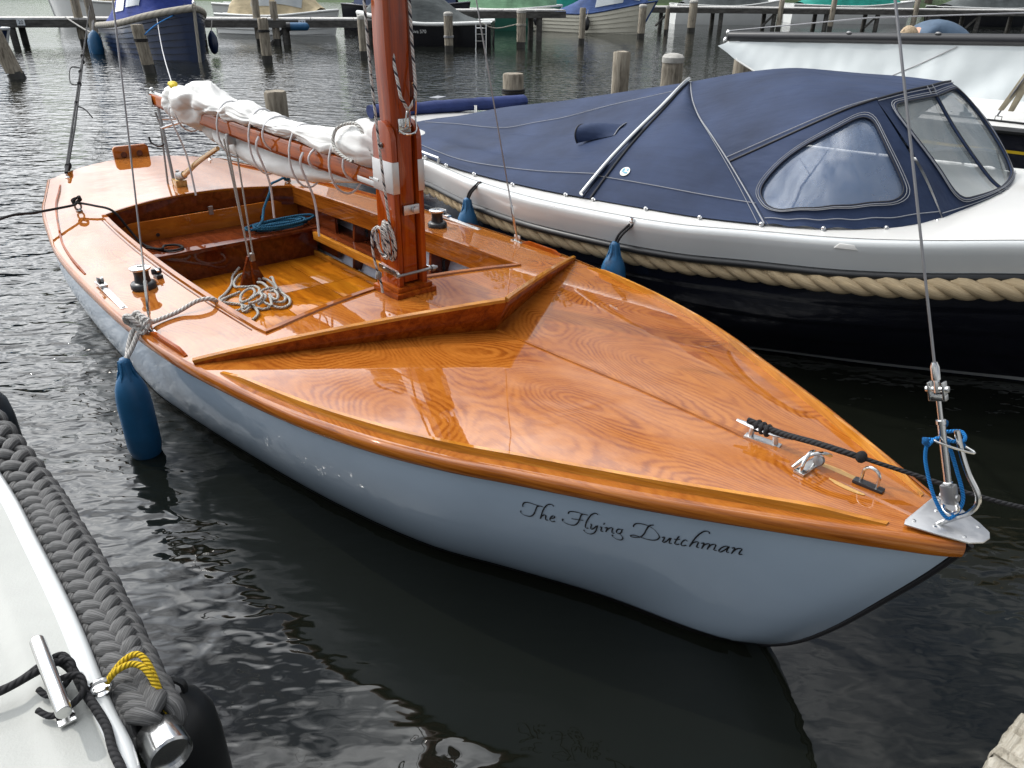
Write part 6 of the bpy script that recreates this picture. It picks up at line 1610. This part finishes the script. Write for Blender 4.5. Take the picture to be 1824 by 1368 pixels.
# cream clinker boat with the blue canopy
bo, hw, fz = moored('clinker_boat', 'cream clinker boat with dark rail and slate blue canopy, top centre', (.55, 34.3, 0), -29, 5.3, 1.9, (.66, .66, 1.14), 'cream_paint', 'slate_tarp', strakes=6, rail_r=.035, deck_m='cream_paint', rake=.7, flare=.70)
canopy(bo, hw, fz, 5.3, .24, .93, [(0, .05), (.25, .45), (.5, 1.0), (.75, .95), (1, .05)], 'slate_tarp', ((.52, .80, .04, .22), (.86, .95, .08, .3)), 'window')
MB().box((.25, .1, .95), (.28, .24, .34)).box((.22, .1, .70), (.22, .16, .3)).build('outboard_motor', M['white_paint'], bo, bevel=.05)
hang_fender(bo, .75, -.92, .62, .11, .42, 'black_plastic', 'black fender near the stern of the cream clinker boat', 'fenders on the clinker boat')
hang_fender(bo, 2.95, -1.0, .60, .12, .50, 'black_plastic', 'black fender amidships on the cream clinker boat', 'fenders on the clinker boat')
# smaller things along the top edge
bo, hw, fz = moored('small_covered_boat', 'dark boat under a bright blue tarpaulin at the left edge', (-16.9, 20.6, 0), 12, 4.0, 1.6, (.50, .45, .52), 'royal_paint', 'grey_gel')
canopy(bo, hw, fz, 4.0, .05, .95, [(0, .1), (.5, .40), (1, .08)], 'sky_tarp')
bo, hw, fz = moored('white_motorboat', 'white motorboat moored beyond the jetty, left of the blue boat', (-17.5, 31.5, 0), 175, 5.0, 2.0, (.85, .9, 1.2), 'white_paint', 'white_paint'); bo.location = (-12.6, 31.5, 0)
MB().box((2.2, 0, 1.2), (1.8, 1.4, .6)).build('cabin', M['beige_tarp'], bo, bevel=.1); MB().box((.5, .95, .85), (.35, .06, .45)).build('dark_panel', M['black_plastic'], bo)
bo, hw, fz = moored('white_dinghy', 'small white boat beyond the jetty, right of the blue boat', (-11.6, 33.0, 0), -5, 3.2, 1.5, (.85, .8, .95), 'white_paint', 'white_paint')
bo, hw, fz = moored('green_boat', 'boat under a pale green tarpaulin beyond the short jetty', (-2.8, 34, 0), 3, 4.6, 2.0, (.8, .75, .9), 'green_paint', 'white_paint')
canopy(bo, hw, fz, 4.6, .05, .95, [(0, .5), (.5, 1.0), (1, .6)], 'mint_tarp')
bo, hw, fz = moored('teal_boat', 'boat under a teal tarpaulin at the top centre', (.2, 37, 0), 0, 3.0, 1.9, (.75, .7, .85), 'green_paint', 'white_paint')
canopy(bo, hw, fz, 3.0, .05, .95, [(0, .8), (.3, 1.1), (.7, 1.1), (1, .6)], 'teal_tarp')
bo, hw, fz = moored('dark_motorboat', 'dark motorboat moored beyond the jetty behind the mast', (-6.6, 33, 0), -5, 4.8, 2.0, (.9, .8, 1.0), 'navy_gel', 'navy_gel')
canopy(bo, hw, fz, 4.8, .1, .9, [(0, .4), (.5, 1.0), (1, .2)], 'navy_canvas')
specs = [('grey_covered_boat', 'boat under a grey cover beyond the right-hand jetty, left end', (7.5, 41, 0), 4, 5.2, 'white_paint', 'grey_tarp'), ('white_cabin_boat', 'white boat with green stripe beyond the right-hand jetty, middle', (14, 44, 0), 2, 6.5, 'white_paint', 'teal_tarp'),
         ('black_barge', 'black boat beyond the right-hand jetty, above the person', (21, 43, 0), 5, 7, 'black_gel', 'grey_tarp'), ('blue_barge', 'dark boat with bright blue cover at the top right', (28, 44, 0), 4, 6, 'navy_gel', 'royal_tarp')]
for nm, lb, lc, hd, L_b, hm, cm in specs:
    bo, hw, fz = moored(nm, lb, lc, hd, L_b, 2.1, (.85, .8, 1.05), hm, 'white_paint')
    canopy(bo, hw, fz, L_b, .08, .86, [(0, .1), (.3, .8), (.7, .9), (1, .1)], cm)
# line from the wooden boat's stern to a far post, doubled and knotted near the boat
A_ = Vector((BOAT.location.x, BOAT.location.y, 0)) + (RB @ Vector((.40, -.53, 0))); A_.z = .452
B2 = Vector((-11.35, 22.6, 1.05)); K_ = A_.lerp(B2, .36)
ln = MB()
for s_ in (-.012, .012): ln.tube([A_ + Vector((s_ * .3, 0, .02)), A_.lerp(B2, .10) + Vector((s_, 0, 0)), A_.lerp(B2, .34) + Vector((s_ * .8, 0, 0))], .0095, 7)
ln.tube([K_ - (B2 - A_) * .05, K_ + (B2 - A_) * .14], .016, 7); ln.tube([K_, B2], .012, 6)
for i, t in enumerate((.012, .018, .17, .24, .30, .36, .39)): ln.ball(A_.lerp(B2, t) + Vector((.012 * math.sin(i * 3), 0, .008 * math.cos(i * 2))), (.022 + .006 * (i > 2), .022, .03), 8, 6)
ln.tube(spline([A_.lerp(B2, .24), A_.lerp(B2, .24) + Vector((-.10, 0, .02)), A_.lerp(B2, .30) + Vector((-.12, 0, .05)), A_.lerp(B2, .32)], 6), .007, 6)
ln.tube(spline([A_.lerp(B2, .16), A_.lerp(B2, .16) + Vector((.08, 0, -.03)), A_.lerp(B2, .15) + Vector((.15, 0, -.08))], 5), .007, 6)
tag(ln.build('stern_mooring_line', M['rope_black'], None, angle=80), 'knotted black line from the wooden boat transom up to the far jetty', 'rope')
post(-11.36, 22.55, 1.45, .2, 'thin post beside the stern of the blue boat')
# thin white line past the blue boat down behind the sail
tag(rope('mooring_line', [(-8.6, 20.2, .98), (-6.1, 14.3, .62), (-4.4, 10.5, .30)], .010, M['wire'], None, 6, 4), 'thin grey line from the blue boat rail slanting down behind the sail', 'rope')
# ---- far bank and trees (seen in the water)
M['grass_bank'] = plain('grass_bank', (.05, .09, .025), .95, var=.4, vscale=.4)
bk_ = MB().grid(lambda u, v: (lerp(-160, 160, u), lerp(68, 170, v), lerp(-.3, 1.0, sstep(0, .06, v))), 20, 12).build('bank', M['grass_bank'], None); tag(bk_, 'grassy bank beyond the moored boats', None, None, 'structure')
def leaf_mat(name, c):
    m, nt, b = new_mat(name); f = noise_n(nt, coords(nt), .8, 4, .6)
    nt.links.new(ramp(nt, f, [(.35, tuple(x * .6 for x in c)), (.65, tuple(x * 1.4 for x in c))]), b.inputs['Base Color']); b.inputs['Roughness'].default_value = .7
    return m
M['leaf'] = leaf_mat('green_leaves', (.060, .105, .022)); M['bark'] = plain('grey_bark', (.10, .08, .06), .9, var=.3)
def tree(seed):
    rnd = random.Random(seed); b = MB(); H = rnd.uniform(9, 12)
    for k in range(26):
        a = rnd.uniform(0, 6.28); rr = rnd.uniform(0, 3.2); cz = rnd.uniform(H * .32, H * .92); rr *= 1 - abs(cz / H - .6) * 1.1
        c = Vector((rr * math.cos(a), rr * math.sin(a), cz)); sz_ = rnd.uniform(.8, 1.6)
        for j in range(110):
            d = Vector((rnd.gauss(0, 1), rnd.gauss(0, 1), rnd.gauss(0, .8))); d = d.normalized() * sz_ * rnd.uniform(.5, 1.05)
            p = c + d; u_ = Vector((rnd.gauss(0, 1), rnd.gauss(0, 1), rnd.gauss(0, 1))).normalized() * .22; v_ = u_.orthogonal().normalized() * .14
            n0 = len(b.v); b.v += [p - u_, p + v_, p + u_, p - v_]; b.face((n0, n0 + 1, n0 + 2, n0 + 3))
    t = MB(); t.tube([(0, 0, -.5), (.1, 0, H * .3), (0, .1, H * .7)], [.28, .2, .06], 8)
    for k in range(7):
        a = rnd.uniform(0, 6.28); t.tube([(0, 0, H * (.25 + .05 * k)), (1.6 * math.cos(a), 1.6 * math.sin(a), H * (.42 + .06 * k))], [.1, .03], 6)
    return b, t
protos = []
for s_ in range(3):
    b, t = tree(20 + s_); o = empty('tree'); b.build('crown', M['leaf'], o, smooth=False); t.build('trunk', M['bark'], o); protos.append(o)
spots = [(-8, 74), (.5, 71), (7.5, 75), (15, 72), (27, 75), (35, 73), (-12.5, 79), (45, 75), (3.5, 80), (21, 78)]
TL = ['left of the mast', 'behind the black boat', 'behind the cream clinker boat', 'right of the cream clinker boat', 'above the middle of the white sail', 'above the bending person', 'behind the white boat with beige canopy', 'at the far right end', 'above the short jetty', 'above the start of the white sail']
for i, (x, y) in enumerate(spots):
    o = protos[i] if i < 3 else copy_tree(protos[i % 3])
    o.location = (x, y, .5); o.rotation_euler = (0, 0, i * 1.3); o.scale = (1.35 + .2 * math.sin(i), 1.35 + .2 * math.cos(i * 2), 1.45 + .25 * math.sin(i * 1.7))
    tag(o, 'leafy green tree on the far bank ' + TL[i], 'tree', 'trees on the far bank')
# ------------------------------------------------------------------ water
m, nt, b_ = new_mat('harbour_water')
b_.inputs['Base Color'].default_value = (.006, .007, .005, 1)
b_.inputs['Roughness'].default_value = .02
b_.inputs['IOR'].default_value = 1.5
geo = nt.nodes.new('ShaderNodeNewGeometry')
def wmap(scale, rot):
    mp = nt.nodes.new('ShaderNodeMapping'); mp.inputs['Scale'].default_value = scale; mp.inputs['Rotation'].default_value = (0, 0, rot)
    nt.links.new(geo.outputs['Position'], mp.inputs['Vector']); return mp.outputs['Vector']
h1 = noise_n(nt, wmap((1.0, 1.9, 1), R(12)), 3.6, 1.4, .42, .5)
h2 = noise_n(nt, wmap((1.3, 2.4, 1), R(-14)), 9.0, 1, .4, .4)
h3 = noise_n(nt, wmap((.25, .5, 1), R(20)), 1.0, 2, .5)
hh = math_n(nt, 'ADD', math_n(nt, 'MULTIPLY', h1, .55), math_n(nt, 'ADD', math_n(nt, 'MULTIPLY', h2, .14), math_n(nt, 'MULTIPLY', h3, .9)))
# calm lee close to the near hulls, livelier out in the channel
dist = nt.nodes.new('ShaderNodeVectorMath'); dist.operation = 'DISTANCE'
nt.links.new(geo.outputs['Position'], dist.inputs[0]); dist.inputs[1].default_value = (.35, 1.75, 0)
mr = nt.nodes.new('ShaderNodeMapRange'); mr.interpolation_type = 'SMOOTHSTEP'; mr.inputs['From Min'].default_value = .5; mr.inputs['From Max'].default_value = 3.4
mr.inputs['To Min'].default_value = .10; mr.inputs['To Max'].default_value = 1.0
nt.links.new(dist.outputs['Value'], mr.inputs['Value'])
mr2 = nt.nodes.new('ShaderNodeMapRange'); mr2.interpolation_type = 'SMOOTHSTEP'; mr2.inputs['From Min'].default_value = 6; mr2.inputs['From Max'].default_value = 22
mr2.inputs['To Min'].default_value = 1.0; mr2.inputs['To Max'].default_value = .42
nt.links.new(dist.outputs['Value'], mr2.inputs['Value'])
str_ = math_n(nt, 'MULTIPLY', mr.outputs[0], mr2.outputs[0])
bn = N(nt, 'ShaderNodeBump', Distance=.075)
nt.links.new(hh, bn.inputs['Height']); nt.links.new(str_, bn.inputs['Strength'])
nt.links.new(bn.outputs['Normal'], b_.inputs['Normal'])
M['water'] = m
tag(MB().grid(lambda u, v: (lerp(-600, 600, u), lerp(-200, 1000, v), 0), 4, 4).build('water', M['water'], None, smooth=False), 'dark rippled harbour water', None, None, 'structure')
